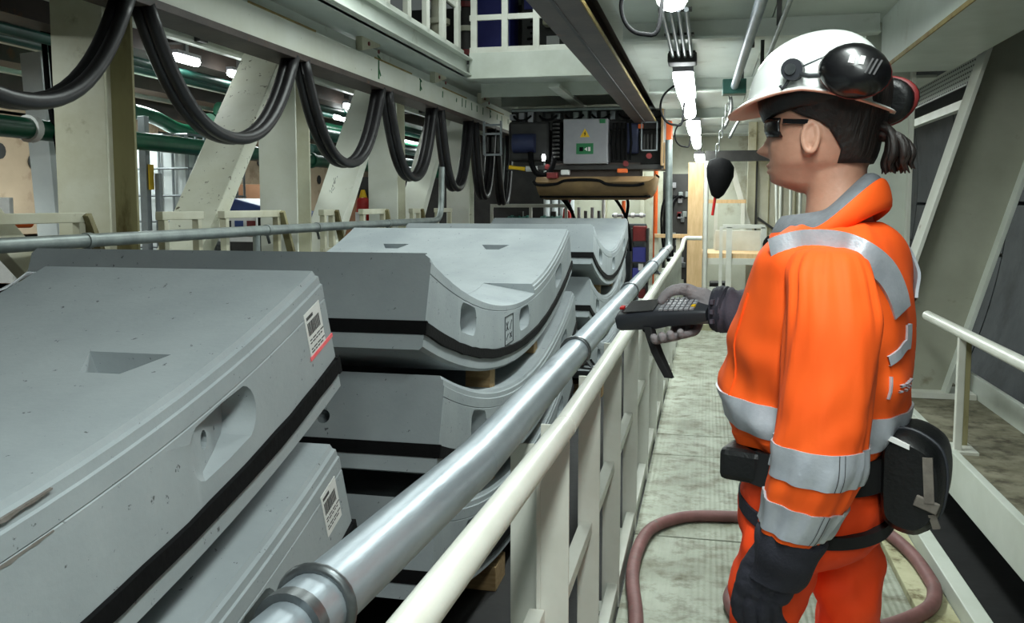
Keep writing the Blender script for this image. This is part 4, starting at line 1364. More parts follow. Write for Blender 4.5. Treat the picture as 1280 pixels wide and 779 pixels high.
for i, (x, y, z0, z1, wd, m, lb) in enumerate(((-5.4, 10.0, .9, 1.75, .5, 'brown', 'brown board leaning by the tunnel wall behind second column'), (-5.0, 5.2, .9, 1.55, .3, 'paper', 'white panel with red and dark print at the left edge'),
                                               (-4.9, 12.2, .9, 1.7, .5, 'brown', 'brown board by the tunnel wall behind the third column'))):
    o = MB().box(x - wd, x + wd, y, y + .04, z0, z1).build('wall_board', m, bevel=.004)
    tag(o, lb, 'board')
    if m == 'paper':
        MB().box(x - wd * .6, x + wd * .6, y - .006, y, z1 - .2, z1 - .06).build('printed_patch', 'reddark', o)
        MB().box(x - wd * .2, x + wd * .85, y - .006, y, z1 - .38, z1 - .26).build('printed_patch', 'dark', o)
od = MB().tube([(-4.35, 3.8, 1.40), (-4.15, 4.75, 1.40)], .045, 14).build('orange_duct', 'orangep', auto=40)
tag(od, 'short orange duct below the railing at the far left', 'duct')
MB().box(-4.3, -4.24, 4.2, 4.26, .9, 1.36).build('duct_stand', 'dark', od)
cc = empty('cable_bundle', (-4.1, 5.0, 0.9))
tag(cc, 'dark braided cable bundle hanging left of the nearest column', 'cable')
for i in range(4):
    MB().tube([(-.10 + .03 * i, .02 * i, 1.78), (-.08 + .035 * i, .02 * i, 1.3), (.03 + .028 * i, 0, .6), (.10 + .03 * i, 0, .0)], .017, 8).build('cable', 'black', cc, smooth=True)
for i in range(3):
    e = empty('deck_lamp', (-3.75 - .03 * i, (5.9, 6.7, 9.1)[i], 2.56))
    tag(e, 'small glowing lamp under the left roof, %s from the camera' % ('first', 'second', 'third')[i], 'lamp', 'left deck lamps')
    MB().cap_tube([(0, -.13, 0), (0, .13, 0)], [.032, .032], 10).build('diffuser', 'lamp', e, smooth=True)
    MB().box(-.03, .03, -.15, .15, .025, .05).build('housing', 'grey', e)
    MB().box(-.01, .01, -.02, .02, .05, .18).build('hanger', 'grey', e)
e = empty('deck_lamp', (-4.25, 10.3, 2.52))
tag(e, 'long glowing tube lamp seen through the second hose loop', 'lamp', 'left deck lamps')
MB().cap_tube([(0, -.6, 0), (0, .6, 0)], [.03, .03], 10).build('diffuser', 'lamp', e, smooth=True)
MB().box(-.03, .03, -.6, .6, .02, .05).build('housing', 'grey', e)
MB().box(-.01, .01, -.02, .02, .05, .22).build('hanger', 'grey', e)
for i, (x, y, z) in enumerate(((-4.2, 11.8, 2.30), (-4.2, 12.8, 2.34), (-4.3, 13.6, 2.05), (-4.3, 14.6, 2.12))):
    e = empty('bulkhead_lamp', (x, y, z))
    tag(e, 'tiny round glowing lamp far back between hose loops, %s from the left' % ('first', 'second', 'third', 'fourth')[i], 'lamp', 'bulkhead lamps')
    MB().ball((0, 0, 0), .05, .05, .045, 12, 8).build('globe', 'lamp', e, smooth=True)
    MB().tube([(0, 0, .04), (0, 0, 2.74 - z)], .012, 8).build('drop_rod', 'dark', e)
# gear beyond the farthest column
for i, (x, lb) in enumerate(((-2.75, 'green pump motor beyond the low white railing, left'), (-2.25, 'green pump motor beyond the low white railing, right'))):
    e = empty('pump_motor', (x, 13.0, .9))
    tag(e, lb, 'motor', 'green motors')
    MB().tube([(-.18, 0, .32), (.16, 0, .32)], .11, 14).build('motor_body', 'teal', e, auto=40)
    for j in range(3):
        MB().disc((-.12 + .12 * j, 0, .32), (1, 0, 0), .125, .03, 14).build('cooling_ring', 'teal', e, auto=40)
    MB().box(-.15, .15, -.1, .1, 0, .22).build('plinth', 'dark', e)
    MB().box(-.03, .05, -.04, .04, .42, .5).build('terminal_box', 'dark', e)
struct(MB().box(-2.86, -1.9, 12.6, 14.3, .78, .90).build('trim_11', 'dark'))
lr = empty('deck_railing', (-3.1, 12.55, .9))
tag(lr, 'low white railing at the far end before green motors', 'railing', 'cream deck railings')
MB().box(0, 1.15, 0, .04, .56, .61).build('top_rail', 'rail', lr, bevel=.004)
for x in (.02, .6, 1.12):
    MB().box(x - .02, x + .02, 0, .04, 0, .56).build('post', 'rail', lr)
rj = empty('red_jack', (-2.0, 12.7, .9))
tag(rj, 'bright red jack with black grip right of the green motors', 'jack')
MB().prism([(-.1, 0), (.1, 0), (.05, .5), (-.04, .55)], (0, 0, 0), (1, 0, 0), (0, 0, 1), (0, .12, 0)).build('body', 'red', rj, bevel=.01)
MB().bar((0, .05, .55), (.08, .05, .75), .04, .04).build('grip', 'reddark', rj)
gt = empty('gas_bottle', (-2.3, 13.9, .9))
tag(gt, 'pale grey gas bottle rack behind the red jack', 'gas bottles')
for i in range(4):
    MB().cap_tube([(-.2 + .13 * i, 0, .08), (-.2 + .13 * i, 0, 1.35)], [.055, .055], 12).build('bottle', 'tote', gt, smooth=True)

# ---- red-brown hose on the walkway
P = [(-.15, 1.9, .028), (-.20, 2.5, .028), (-.217, 3.01, .028), (-.262, 3.40, .028), (-.262, 3.69, .028), (-.225, 3.93, .028), (-.133, 4.08, .028), (-.02, 4.155, .028), (.216, 4.19, .028), (.45, 4.2, .028), (.671, 4.22, .03),
     (.80, 4.12, .036), (.862, 3.86, .042), (.876, 3.62, .042), (.865, 3.47, .042), (.80, 3.32, .036), (.62, 3.16, .028), (.40, 3.05, .028), (.2, 3.05, .028), (.125, 3.18, .028), (.118, 3.34, .028), (.2, 3.5, .028), (.4, 3.6, .028)]
ho = MB().tube(spline(P, 6), .027, 14).build('floor_hose', 'hosered', smooth=True)
tag(ho, 'red brown rubber hose looped on the walkway around the worker', 'hose')
# ================================================================ THE WORKER
# local frame: X forward (towards the stacks), Y to the worker's left, Z up
PO, PR = (0.24, 1.75, 0.0), R(160)
man = empty('person', PO, PR)
tag(man, 'worker in orange high visibility suit and white helmet pointing a handheld scanner', 'person')


def lerp_rings(rings, n):
    """Catmull-Rom through rows of numbers"""
    out = []
    m = len(rings)
    for i in range(m - 1):
        a, b = rings[i], rings[i + 1]
        z = rings[i - 1] if i else [2 * p - q for p, q in zip(a, b)]
        c = rings[i + 2] if i + 2 < m else [2 * q - p for p, q in zip(a, b)]
        for k in range(n):
            t = k / n
            out.append([0.5 * (2 * q + (r_ - p) * t + (2 * p - 5 * q + 4 * r_ - s_) * t * t + (3 * q - p - 3 * r_ + s_) * t ** 3) for p, q, r_, s_ in zip(z, a, b, c)])
    out.append(list(rings[-1]))
    return out


def ring_pts(cf, cl, cu, rf, rl, tilt, rollt, ex, n, disp=None, key=0):
    pts = []
    for k in range(n):
        a = 2 * math.pi * k / n
        ca, sa = math.cos(a), math.sin(a)
        x = abs(ca) ** (2 / ex) * (1 if ca >= 0 else -1)
        y = abs(sa) ** (2 / ex) * (1 if sa >= 0 else -1)
        d = disp(a, cu, key) if disp else 0
        px, py = (rf + d) * x, (rl + d) * y
        pts.append((cf + px, cl + py, cu + tilt * px + rollt * py))
    return pts


def loft(rings, sub=6, n=64, disp=None):
    """rings: cf, cl, cu, rf, rl, tilt, roll, exponent"""
    fine = lerp_rings(rings, sub)
    rows = [ring_pts(*r_, n, disp, i / (len(fine) - 1)) for i, r_ in enumerate(fine)]
    mb = MB().grid(rows, wrap=True)
    mb.add(rows[0], [tuple(range(n))])
    mb.add(rows[-1], [tuple(range(n))])
    return mb, fine


def fb(u, front, back, rl, tilt=0.0, ex=2.3, cl=0.0, roll=0.0):
    return [(front + back) / 2, cl, u, (front - back) / 2, rl, tilt, roll, ex]


def nz(x, y, z):
    return noise.noise(Vector((x, y, z)))


# ---------------- torso (jacket)
torso = [fb(1.035, .148, -.108, .160), fb(1.05, .160, -.112, .168), fb(1.075, .180, -.122, .176), fb(1.11, .192, -.132, .184), fb(1.16, .194, -.138, .190), fb(1.24, .188, -.138, .196),
         fb(1.30, .168, -.136, .203), fb(1.36, .148, -.130, .208), fb(1.405, .130, -.120, .212), fb(1.432, .110, -.110, .190), fb(1.450, .092, -.098, .152), fb(1.462, .078, -.084, .112), fb(1.468, .070, -.074, .09)]


def torso_disp(a, u, k):
    s_ = math.sin(a)
    c = math.cos(a)
    lo = max(0, min(1, (1.32 - u) / .2))
    d = .017 * lo * nz(a * 1.6, u * 16, 1.3) + .010 * nz(a * 3.2 + 4, u * 9 + a * 2, 5.1)
    d += .007 * lo * max(0, c) * math.sin(u * 60 + 3 * a)
    if u < 1.075:
        d += .006 * math.sin(a * 11)
    return d


tm_, _f = loft(torso, 7, 96, torso_disp)
jacket = tm_.build('jacket', 'orange', man, smooth=True)


def surf_band(rings, u0, u1, name, m, parent, off=.004, sub=5, n=96, disp=None, a0=None, a1=None, cu_fn=None, steps=6):
    """band following a loft surface between two heights (and two angles), with thickness"""
    fine = lerp_rings(rings, 24)

    def at_u(u):
        for p, q in zip(fine, fine[1:]):
            if min(p[2], q[2]) <= u <= max(p[2], q[2]):
                t = (u - p[2]) / (q[2] - p[2] + 1e-9)
                return [x + (y - x) * t for x, y in zip(p, q)]
        return fine[-1] if abs(fine[-1][2] - u) < abs(fine[0][2] - u) else fine[0]
    full = a0 is None
    m_ = n if full else max(4, int(n * (a1 - a0) / 6.283))
    rows = []
    for layer in (0, 1):
        seq = range(steps + 1) if layer == 0 else range(steps, -1, -1)
        for i in seq:
            row = []
            for k in range(m_ if full else m_ + 1):
                a = 2 * math.pi * k / m_ if full else a0 + (a1 - a0) * k / m_
                uu = u0 + (u1 - u0) * i / steps + (cu_fn(a) if cu_fn else 0)
                r_ = at_u(uu)
                ca, sa = math.cos(a), math.sin(a)
                ex = r_[7]
                x = abs(ca) ** (2 / ex) * (1 if ca >= 0 else -1)
                y = abs(sa) ** (2 / ex) * (1 if sa >= 0 else -1)
                d = (disp(a, uu, 0) if disp else 0) + (off if layer == 0 else -.004)
                px, py = (r_[3] + d) * x, (r_[4] + d) * y
                row.append((r_[0] + px, r_[1] + py, uu + r_[5] * px + r_[6] * py))
            rows.append(row)
    rows.append(rows[0])
    mb = MB().grid(rows, wrap=full)
    return mb.build(name, m, parent, smooth=False, auto=50)


sag = lambda a: -.018 * max(0, math.cos(a)) + .012 * max(0, -math.cos(a)) * 1
surf_band(torso, 1.078, 1.138, 'reflective_band', 'tape', jacket, disp=torso_disp, cu_fn=lambda a: .012 * math.cos(a) + .0 * a)
for aa in (.62, -1.2):
    pass
# back panel print: angular white mark and thin lines
bk = MB()


def on_torso(a, u, off=.005):
    r_ = None
    fine = lerp_rings(torso, 24)
    for p, q in zip(fine, fine[1:]):
        if p[2] <= u <= q[2]:
            t = (u - p[2]) / (q[2] - p[2])
            r_ = [x + (y - x) * t for x, y in zip(p, q)]
    ca, sa = math.cos(a), math.sin(a)
    ex = r_[7]
    x = abs(ca) ** (2 / ex) * (1 if ca >= 0 else -1)
    y = abs(sa) ** (2 / ex) * (1 if sa >= 0 else -1)
    d = torso_disp(a, u, 0) + off
    return Vector((r_[0] + (r_[3] + d) * x, r_[1] + (r_[4] + d) * y, u))


def strip_on_torso(mb, P, wd, off=.005):
    """P: list of (angle, height); a ribbon lying on the cloth"""
    pts = [on_torso(a, u, off) for a, u in P]
    inn = [on_torso(a, u, -.003) for a, u in P]
    rows = [[], [], [], []]
    for i, p in enumerate(pts):
        t = pts[min(i + 1, len(pts) - 1)] - pts[max(i - 1, 0)]
        n = (p - inn[i]).normalized()
        s_ = t.cross(n).normalized() * wd / 2
        for r_, v in zip(rows, (p + s_, p - s_, p - s_ - n * .006, p + s_ - n * .006)):
            r_.append(v)
    rows.append(rows[0])
    mb.grid(rows)
    return mb


strip_on_torso(bk, [(2.55, 1.232 + .0 * i) if i == 0 else (2.55 + .09 * i, 1.232 + .006 * i) for i in range(5)], .018)
strip_on_torso(bk, [(2.93, 1.245 + .015 * i) for i in range(4)], .018)
bk.build('back_print', 'tape', jacket)
bk = MB()
strip_on_torso(bk, [(2.58 - .012 * i, 1.205 - .013 * i) for i in range(4)], .003)
for j in range(4):
    strip_on_torso(bk, [(2.68 + .1 * j, 1.187), (2.74 + .1 * j, 1.188)], .004)
    strip_on_torso(bk, [(2.66 + .1 * j, 1.178), (2.70 + .1 * j, 1.178)], .003)
bk.build('back_print', 'tape', jacket)
# chest pocket flap, zip and seams
fl = MB()
strip_on_torso(fl, [(.42 + .07 * i, 1.335 + .006 * i) for i in range(10)], .005, .005)

zp = MB()
strip_on_torso(zp, [(-.05 + .0 * i, 1.09 + .035 * i) for i in range(11)], .022, .006)
zp.build('front_zip', 'navy', jacket)
sm = MB()
strip_on_torso(sm, [(.80, 1.08 + .02 * i) for i in range(14)], .003, .003)
sm.build('seam', 'orange', jacket)

# ---------------- collar with grey lining folded open
CN = 40
inner, outer, rim, under = [], [], [], []
for k in range(CN + 1):
    a = R(12 + (348 - 12) * k / CN)           # from front-left round the back to front-right
    ca, sa = math.cos(a), math.sin(a)
    bk_ = max(0, -ca)                           # 1 at the back
    fr_ = max(0, ca)
    inner.append((.012 + .062 * ca + .03 * fr_ ** 2, .060 * sa, 1.490 + .068 * bk_ ** 1.2 - .012 * fr_))
    outer.append((.012 + (.088 + .022 * fr_) * ca, (.122 - .026 * fr_) * sa, 1.459 + .090 * bk_ ** 1.3 - .014 * fr_))
    rim.append((.010 + (.097 + .024 * fr_) * ca, (.130 - .026 * fr_) * sa, 1.448 + .097 * bk_ ** 1.4 - .018 * fr_))
    under.append((.010 + .112 * ca, .118 * sa, 1.425 + .05 * bk_ - .02 * fr_))
lower = [(p[0] * .9, p[1] * .9, p[2] - .05) for p in inner]
cl_ = MB().grid([outer, rim, under, lower, outer]).build('collar', 'orange', jacket, smooth=True)
sb = cl_.modifiers.new('sub', 'SUBSURF')
sb.levels = sb.render_levels = 2
mid = [tuple((Vector(a) * .5 + Vector(b) * .5) + Vector((0, 0, .006))) for a, b in zip(inner, outer)]
ln = MB().grid([inner, mid, outer, [(p[0], p[1], p[2] - .012) for p in outer], [(p[0] * .96, p[1] * .96, p[2] - .02) for p in inner], inner]).build('collar_lining', 'lining', jacket, smooth=True)
sb = ln.modifiers.new('sub', 'SUBSURF')
sb.levels = sb.render_levels = 2
st_ = []
# reflective yoke strip over the near shoulder and down the back, and its twin
for sg in (1, -1):
    ys_ = MB()
    P = [(R(60) * sg, 1.418), (R(80) * sg, 1.433), (R(100) * sg, 1.435), (R(118) * sg, 1.428), (R(132) * sg, 1.412), (R(144) * sg, 1.388), (R(152) * sg, 1.35), (R(157) * sg, 1.315)]
    Pf = [tuple(v) for v in [(p[0], p[1]) for p in P]]
    fine = lerp_rings([list(p) for p in Pf], 5)
    strip_on_torso(ys_, fine, .046, .006)
    ys_.build('reflective_band', 'tape', jacket, auto=50)

# ---------------- sleeves
def arm_ring(f, b, u, l, rl, tilt=0.0, ex=2.0, roll=0.0):
    return [(f + b) / 2, l, u, (f - b) / 2, rl, tilt, roll, ex]


left = [arm_ring(.008, -.050, 1.428, .172, .022), arm_ring(.026, -.078, 1.418, .184, .044), arm_ring(.034, -.096, 1.392, .199, .060), arm_ring(.030, -.109, 1.355, .213, .070), arm_ring(.028, -.120, 1.30, .228, .074),
        arm_ring(.030, -.116, 1.21, .240, .070), arm_ring(.034, -.112, 1.13, .248, .070, .02), arm_ring(.036, -.110, 1.075, .250, .070, .05), arm_ring(.040, -.096, 1.035, .250, .067, .08),
        arm_ring(.046, -.078, 1.000, .248, .062, .12), arm_ring(.052, -.060, .965, .246, .058, .14), arm_ring(.058, -.045, .945, .245, .055, .16)]


def sleeve_disp(a, u, k):
    e = math.exp(-((u - 1.07) / .12) ** 2)
    e2 = math.exp(-((u - 1.36) / .08) ** 2)
    d = .007 * nz(a * 1.8, u * 5 + a * .8, 7.7) + .006 * e * nz(a * 1.4, u * 22 + 1.5 * math.cos(a), 3.3) + .008 * e2 * nz(a * 4, u * 3, 2.2) + .005 * (1 - 2 * abs(nz(a * 2.2 + 1, u * 4 - a, 9.1)))
    return d


sl_mb, _ = loft(left, 8, 72, sleeve_disp)
sl = sl_mb.build('sleeve', 'orange', man, smooth=True)
surf_band(left, 1.050, 1.108, 'reflective_band', 'tape', sl, off=.003, disp=sleeve_disp, n=72)
surf_band(left, .953, 1.006, 'reflective_band', 'tape', sl, off=.004, disp=sleeve_disp, n=72)
for (u0, u1, a) in ((1.050, 1.108, 2.15), (.953, 1.006, 2.2)):
    for da in (0, .13):
        surf_band(left, u0, u1, 'stitch_line', 'ink', sl, off=.0042 if u0 > 1 else .0052, disp=sleeve_disp, n=600, a0=a + da, a1=a + da + .02)
right = [arm_ring(.02, -.05, 1.455, -.165, .035), arm_ring(.035, -.085, 1.42, -.195, .062), arm_ring(.045, -.09, 1.36, -.22, .068), arm_ring(.06, -.08, 1.29, -.24, .068), arm_ring(.085, -.055, 1.215, -.25, .066)]
rs_mb, _ = loft(right, 6, 48, sleeve_disp)
rs = rs_mb.build('sleeve', 'orange', man, smooth=True)


# right forearm: dark sleeve, lofted along a forward axis
def axis_loft(pts, radii, n=40, amp=.004, seed=0.0, sq=(1.0, 1.0)):
    P = lerp_rings([list(p) + [r_] for p, r_ in zip(pts, radii)], 7)
    rows = []
    for i, p in enumerate(P):
        c = Vector(p[:3])
        t = (Vector(P[min(i + 1, len(P) - 1)][:3]) - Vector(P[max(i - 1, 0)][:3])).normalized()
        s_ = t.cross(Vector((0, 0, 1))).normalized()
        u = s_.cross(t)
        row = []
        for k in range(n):
            a = 2 * math.pi * k / n
            d = amp * nz(a * 1.3, i * .45 + seed, seed) + amp * .6 * math.sin(i * 1.1 + 2 * a + seed)
            row.append(c + (s_ * math.cos(a) * sq[0] + u * math.sin(a) * sq[1]) * (p[3] + d))
        rows.append(row)
    mb = MB().grid(rows, wrap=True)
    mb.add(rows[0], [tuple(range(n))])
    mb.add(rows[-1], [tuple(range(n))])
    return mb


fa = axis_loft([(.02, -.255, 1.21), (.08, -.25, 1.215), (.15, -.24, 1.232), (.21, -.228, 1.245), (.27, -.222, 1.258), (.298, -.220, 1.262)], [.060, .068, .066, .061, .053, .049], amp=.005, seed=2.2)
fa.build('forearm_sleeve', 'sleeve', man, smooth=True)
cf = axis_loft([(.283, -.221, 1.2605), (.292, -.221, 1.2615), (.306, -.219, 1.2625), (.316, -.218, 1.263)], [.050, .0535, .0525, .047], amp=.0012, seed=5)
cfo = cf.build('cuff', 'navy', man, smooth=True)
cs = MB()
for z in (-.022, 0, .022):
    cs.box(.296, .303, -.2765 + abs(z) * .18, -.16, 1.262 + z - .006, 1.262 + z + .004)
cs.build('cuff_tabs', 'sleeve', cfo)
dl = axis_loft([(.165, -.225, 1.19), (.185, -.222, 1.18), (.20, -.22, 1.172)], [.035, .038, .028], amp=.004, seed=8)
dl.build('sleeve_fold', 'navy', man, smooth=True)

# ---------------- trousers
trous = MB()
legs = MB()
pelvis = [fb(1.06, .140, -.095, .150), fb(1.02, .150, -.100, .158), fb(.98, .158, -.102, .164), fb(.93, .160, -.106, .168), fb(.88, .156, -.104, .168), fb(.86, .142, -.090, .160), fb(.84, .12, -.07, .14), fb(.825, .08, -.03, .11)]
pv, _ = loft(pelvis, 4, 48)
lowpart = lambda f, l, lean: [fb(.90, .105 + f * .3, -.066 + f * .3, .078, cl=l), fb(.83, .082 + f * .8, -.068 + f * .8, .082, cl=l), fb(.74, .068 + f * 1.15, -.064 + f * 1.15, .078, cl=l), fb(.62, .064 + f * 1.3, -.062 + f * 1.3, .074, cl=l), fb(.50, .062 + f * 1.4, -.060 + f * 1.4, .072, cl=l),
                             fb(.36, .060 + f * 1.5, -.060 + f * 1.5, .070, cl=l), fb(.2, .058 + f * 1.5, -.060 + f * 1.5, .069, cl=l), fb(.09, .064 + f * 1.5, -.064 + f * 1.5, .071, cl=l)]
for (f, l) in ((.075, .088), (-.022, -.088)):
    lm, _ = loft(lowpart(f, l, 0), 4, 40, lambda a, u, k: .006 * nz(a * 1.5, u * 13, 1.1) + .004 * math.sin(u * 42 + 2 * a))
    pv.add(lm.v, lm.f)
trousers = pv.build('trousers', 'redorange', man)
remesh(trousers, .006, 3)
for v in trousers.data.vertices:
    c = v.co
    v.co += v.normal * (.006 * nz(c.x * 11, c.y * 8, c.z * 17) + .004 * nz(c.x * 30, c.y * 20, c.z * 34) + .008 * nz(4 + c.x * 4, c.y * 4, c.z * 7))
# waist belt, upper pocket belt and lower strap
belt_r = [fb(1.075, .150, -.108, .165), fb(1.03, .158, -.112, .170), fb(.985, .164, -.112, .174)]
surf_band(belt_r, .990, 1.050, 'belt', 'strap', man, off=.008)
surf_band(pelvis, .896, .918, 'hip_strap', 'strap', man, off=.012, a0=R(86), a1=R(215))
surf_band(pelvis, .905, .932, 'pocket_hem', 'navy', man, off=.003, a0=R(2), a1=R(66), cu_fn=lambda a: .034 * math.cos(a) - .012)
pk = MB()
pk.box(.085, .165, .075, .165, .988, 1.05)
pko = pk.build('belt_pocket', 'pouch', man, bevel=.012)
bs = MB().box(.160, .172, .03, .05, .985, 1.06).build('belt_buckle', 'webbing', man, bevel=.003)
# boots
for (f, l) in ((.112, .088), (-.033, -.088)):
    b = MB()
    rows = []
    for i in range(11):
        t = i / 10
        fx = -.085 + .27 * t
        hh = .115 if t < .35 else .115 - .06 * min(1, (t - .35) / .3) - .02 * max(0, (t - .7) / .3)
        wd = .043 + .008 * math.sin(math.pi * t) - (.02 if t in (0, 1) else 0)
        rows.append([(fx, wd * math.cos(2 * math.pi * k / 16), max(.02, hh / 2 + .012 + (hh / 2 - .012) * math.sin(2 * math.pi * k / 16)) if math.sin(2 * math.pi * k / 16) > -.4 else .022) for k in range(16)])
    b.grid(rows, wrap=True)
    b.add(rows[0], [tuple(range(16))]).add(rows[-1], [tuple(range(16))])
    b.v = [(x + f, y + l, z) for x, y, z in b.v]
    bo = b.build('boot', 'black', man, smooth=True)
    MB().prism([(-.09, -.03), (-.06, -.045), (.1, -.05), (.18, -.03), (.195, 0), (.18, .03), (.1, .05), (-.06, .045), (-.09, .03)], (f, l, 0), (1, 0, 0), (0, 1, 0), (0, 0, .024)).build('sole', 'dark', bo)

# ---------------- hands
def finger(mb, pts, r0, r1):
    P = spline(pts, 5)
    n = len(P)
    mb.cap_tube(P, [r0 + (r1 - r0) * i / (n - 1) for i in range(n)], 12)


def right_hand(k):
    """holds the scanner: palm on its far side, thumb over the top, fingers curling beneath"""
    mb = MB()
    # wrist and palm
    mb.cap_tube([(.27, -.222, 1.258), (.31, -.222, 1.262), (.335, -.226, 1.262)], [.030 * k, .031 * k, .034 * k], 16)
    mb.cap_tube([(.332, -.232, 1.272), (.365, -.247, 1.268), (.405, -.258, 1.262)], [.026 * k, .023 * k, .017 * k], 14)
    mb.cap_tube([(.332, -.236, 1.248), (.362, -.25, 1.240), (.395, -.259, 1.236)], [.026 * k, .021 * k, .016 * k], 14)
    mb.cap_tube([(.325, -.222, 1.275), (.345, -.218, 1.290), (.365, -.212, 1.295)], [.026 * k, .021 * k, .016 * k], 14)
    # thumb: web, knuckle, tip lying on the keys
    finger(mb, [(.345, -.222, 1.285), (.372, -.205, 1.303), (.398, -.195, 1.303), (.418, -.190, 1.293), (.430, -.186, 1.277)], .0165 * k, .0105 * k)
    # four fingers of different length
    for i, (f0, f1, ln_) in enumerate(((.418, .424, 1.0), (.402, .403, 1.06), (.384, .383, 1.03), (.366, .362, .9))):
        r_ = (.0098, .0102, .0098, .0088)[i] * k
        u0 = (1.268, 1.256, 1.246, 1.238)[i]
        low = 1.190 + .0055 * i
        finger(mb, [(f0 - .03, -.252, u0), (f0, -.262, u0 - .012), (f1, -.256, low + .012), (f1, -.232, low - .003), (f1 + .002, -.195, low - .004), (f1 + .004, -.148 - .02 * (1.06 - ln_) * 3, low - .003), (f1 + .005, -.139 - .02 * (1.06 - ln_) * 3, low + .006)], r_ * 1.08, r_ * .92)
    return mb


def left_hand(k):
    """hangs relaxed, slightly curled"""
    mb = MB()
    mb.cap_tube([(.0, .246, .985), (.008, .246, .935), (.016, .247, .905)], [.032 * k, .031 * k, .032 * k], 16)
    for dx, r_ in ((-.026, .021), (-.004, .0235), (.018, .0235), (.038, .020)):
        mb.cap_tube([(.016 + dx * .75, .247, .905), (.034 + dx * .95, .249, .868), (.046 + dx, .250, .832)], [.024 * k, r_ * k, .0165 * k], 12)
    finger(mb, [(.046, .238, .900), (.072, .228, .872), (.088, .222, .842), (.092, .218, .815)], .019 * k, .0115 * k)
    for i, (dx, ln_) in enumerate(((.040, .074), (.018, .083), (-.005, .077), (-.026, .061))):
        x = .046 + dx
        r_ = (.0112, .0116, .0112, .0098)[i] * k
        finger(mb, [(x, .250, .835), (x + .008, .250, .835 - ln_ * .42), (x + .008, .240, .835 - ln_ * .8), (x - .003, .226, .835 - ln_ * 1.12)], r_ * 1.1, r_ * .9)
    return mb


gl = right_hand(1.0).build('glove', 'glove', man)
gl['label'] = 'grey knitted glove gripping the scanner'
remesh(gl, .0022, 2)
gl2 = left_hand(1.12).build('glove', 'navy', man)
gl2['label'] = 'dark navy glove hanging at the side'
remesh(gl2, .003, 2)
for v in gl2.data.vertices:
    c = v.co
    v.co += v.normal * (.0022 * nz(c.x * 40, c.y * 40, c.z * 60))
ga = [arm_ring(.050, -.040, .955, .245, .050, .16), arm_ring(.062, -.050, .940, .245, .057, .18), arm_ring(.066, -.040, .91, .246, .053, .2), arm_ring(.072, -.026, .88, .247, .047, .2), arm_ring(.080, -.012, .855, .248, .040, .2)]
gm_, _ = loft(ga, 6, 48, lambda a, u, k: .006 * nz(a * 1.1, u * 24, 4.4) + .0018 * math.sin(u * 90 + 1.5 * a))
gm_.build('gauntlet', 'navy', man, smooth=True)

# ---------------- the body: one continuous surface under the clothes
body = MB()
FACE = [  # u, face front f, back f, half width, exponent
    (1.522, .070, .000, .030, 2.0), (1.532, .098, -.010, .036, 2.0), (1.540, .116, -.022, .042, 2.1), (1.552, .1255, -.034, .047, 2.1), (1.565, .1270, -.046, .0535, 2.2), (1.580, .128, -.054, .062, 2.2),
    (1.600, .1285, -.058, .066, 2.3), (1.620, .1275, -.062, .069, 2.3), (1.640, .1265, -.066, .071, 2.3), (1.658, .1315, -.070, .072, 2.3), (1.675, .134, -.074, .0735, 2.3), (1.70, .130, -.078, .075, 2.2), (1.73, .118, -.076, .073, 2.1), (1.76, .085, -.055, .055, 2.0), (1.775, .045, -.015, .02, 2.0)]
fine = lerp_rings([list(r_) for r_ in FACE], 5)
rows = []
NH = 96


def bump(x, c, s_):
    return math.exp(-((x - c) / s_) ** 2)


for r_ in fine:
    u, fr, bk_, hw, ex = r_
    row = []
    cf_, rf = (fr + bk_) / 2, (fr - bk_) / 2
    for k in range(NH):
        a = 2 * math.pi * k / NH
        aw = a if a <= math.pi else a - 2 * math.pi
        ca, sa = math.cos(a), math.sin(a)
        x = cf_ + rf * abs(ca) ** (2 / ex) * (1 if ca >= 0 else -1)
        y = hw * abs(sa) ** (2 / ex) * (1 if sa >= 0 else -1)
        if ca > 0:
            lat = abs(y)
            # nose: bridge to tip to base
            tip = .025 * bump(u, 1.6015, .0105) + .013 * bump(u, 1.616, .014) + .007 * bump(u, 1.634, .012)
            wn = .0085 + .0065 * bump(u, 1.600, .012)
            x += tip * math.exp(-(lat / wn) ** 2)
            # lips, chin, eye sockets, brow, cheeks
            x += (.0105 * bump(u, 1.5750, .0050) + .0095 * bump(u, 1.5635, .0050) - .006 * bump(u, 1.5693, .0026) - .004 * bump(u, 1.586, .004)) * math.exp(-(lat / .019) ** 2)
            x += .007 * bump(u, 1.545, .007) * math.exp(-(lat / .016) ** 2)
            x -= .010 * bump(u, 1.643, .009) * math.exp(-((lat - .031) / .014) ** 2)
            x += .004 * bump(u, 1.662, .006) * math.exp(-((lat - .025) / .022) ** 2)
            x += .004 * bump(u, 1.612, .016) * math.exp(-((lat - .042) / .014) ** 2)
        row.append((x, y, u))
    rows.append(row)
body.grid(rows, wrap=True)
body.add(rows[0], [tuple(range(NH))]).add(rows[-1], [tuple(range(NH))])
# ears
for sg in (1, -1):
    e = []
    rows = []
    for i in range(17):
        t = i / 16
        a = R(110 - 330 * t)
        e.append((.036 - .003 * t + .0135 * math.cos(a) * (1 if a > -1 else .8), sg * (.073 + .005 * math.sin(math.pi * t)), 1.624 + .027 * math.sin(a) - .002))
    body.cap_tube([tuple(v) for v in spline(e, 2)], [.0052] * (len(e) * 2 - 1), 8)
    body.ball((.036, sg * .071, 1.624), .012, .007, .024, 12, 8)
    body.ball((.044, sg * .070, 1.596), .0075, .006, .0085, 10, 6)
    body.ball((.051, sg * .071, 1.622), .004, .005, .009, 10, 6)
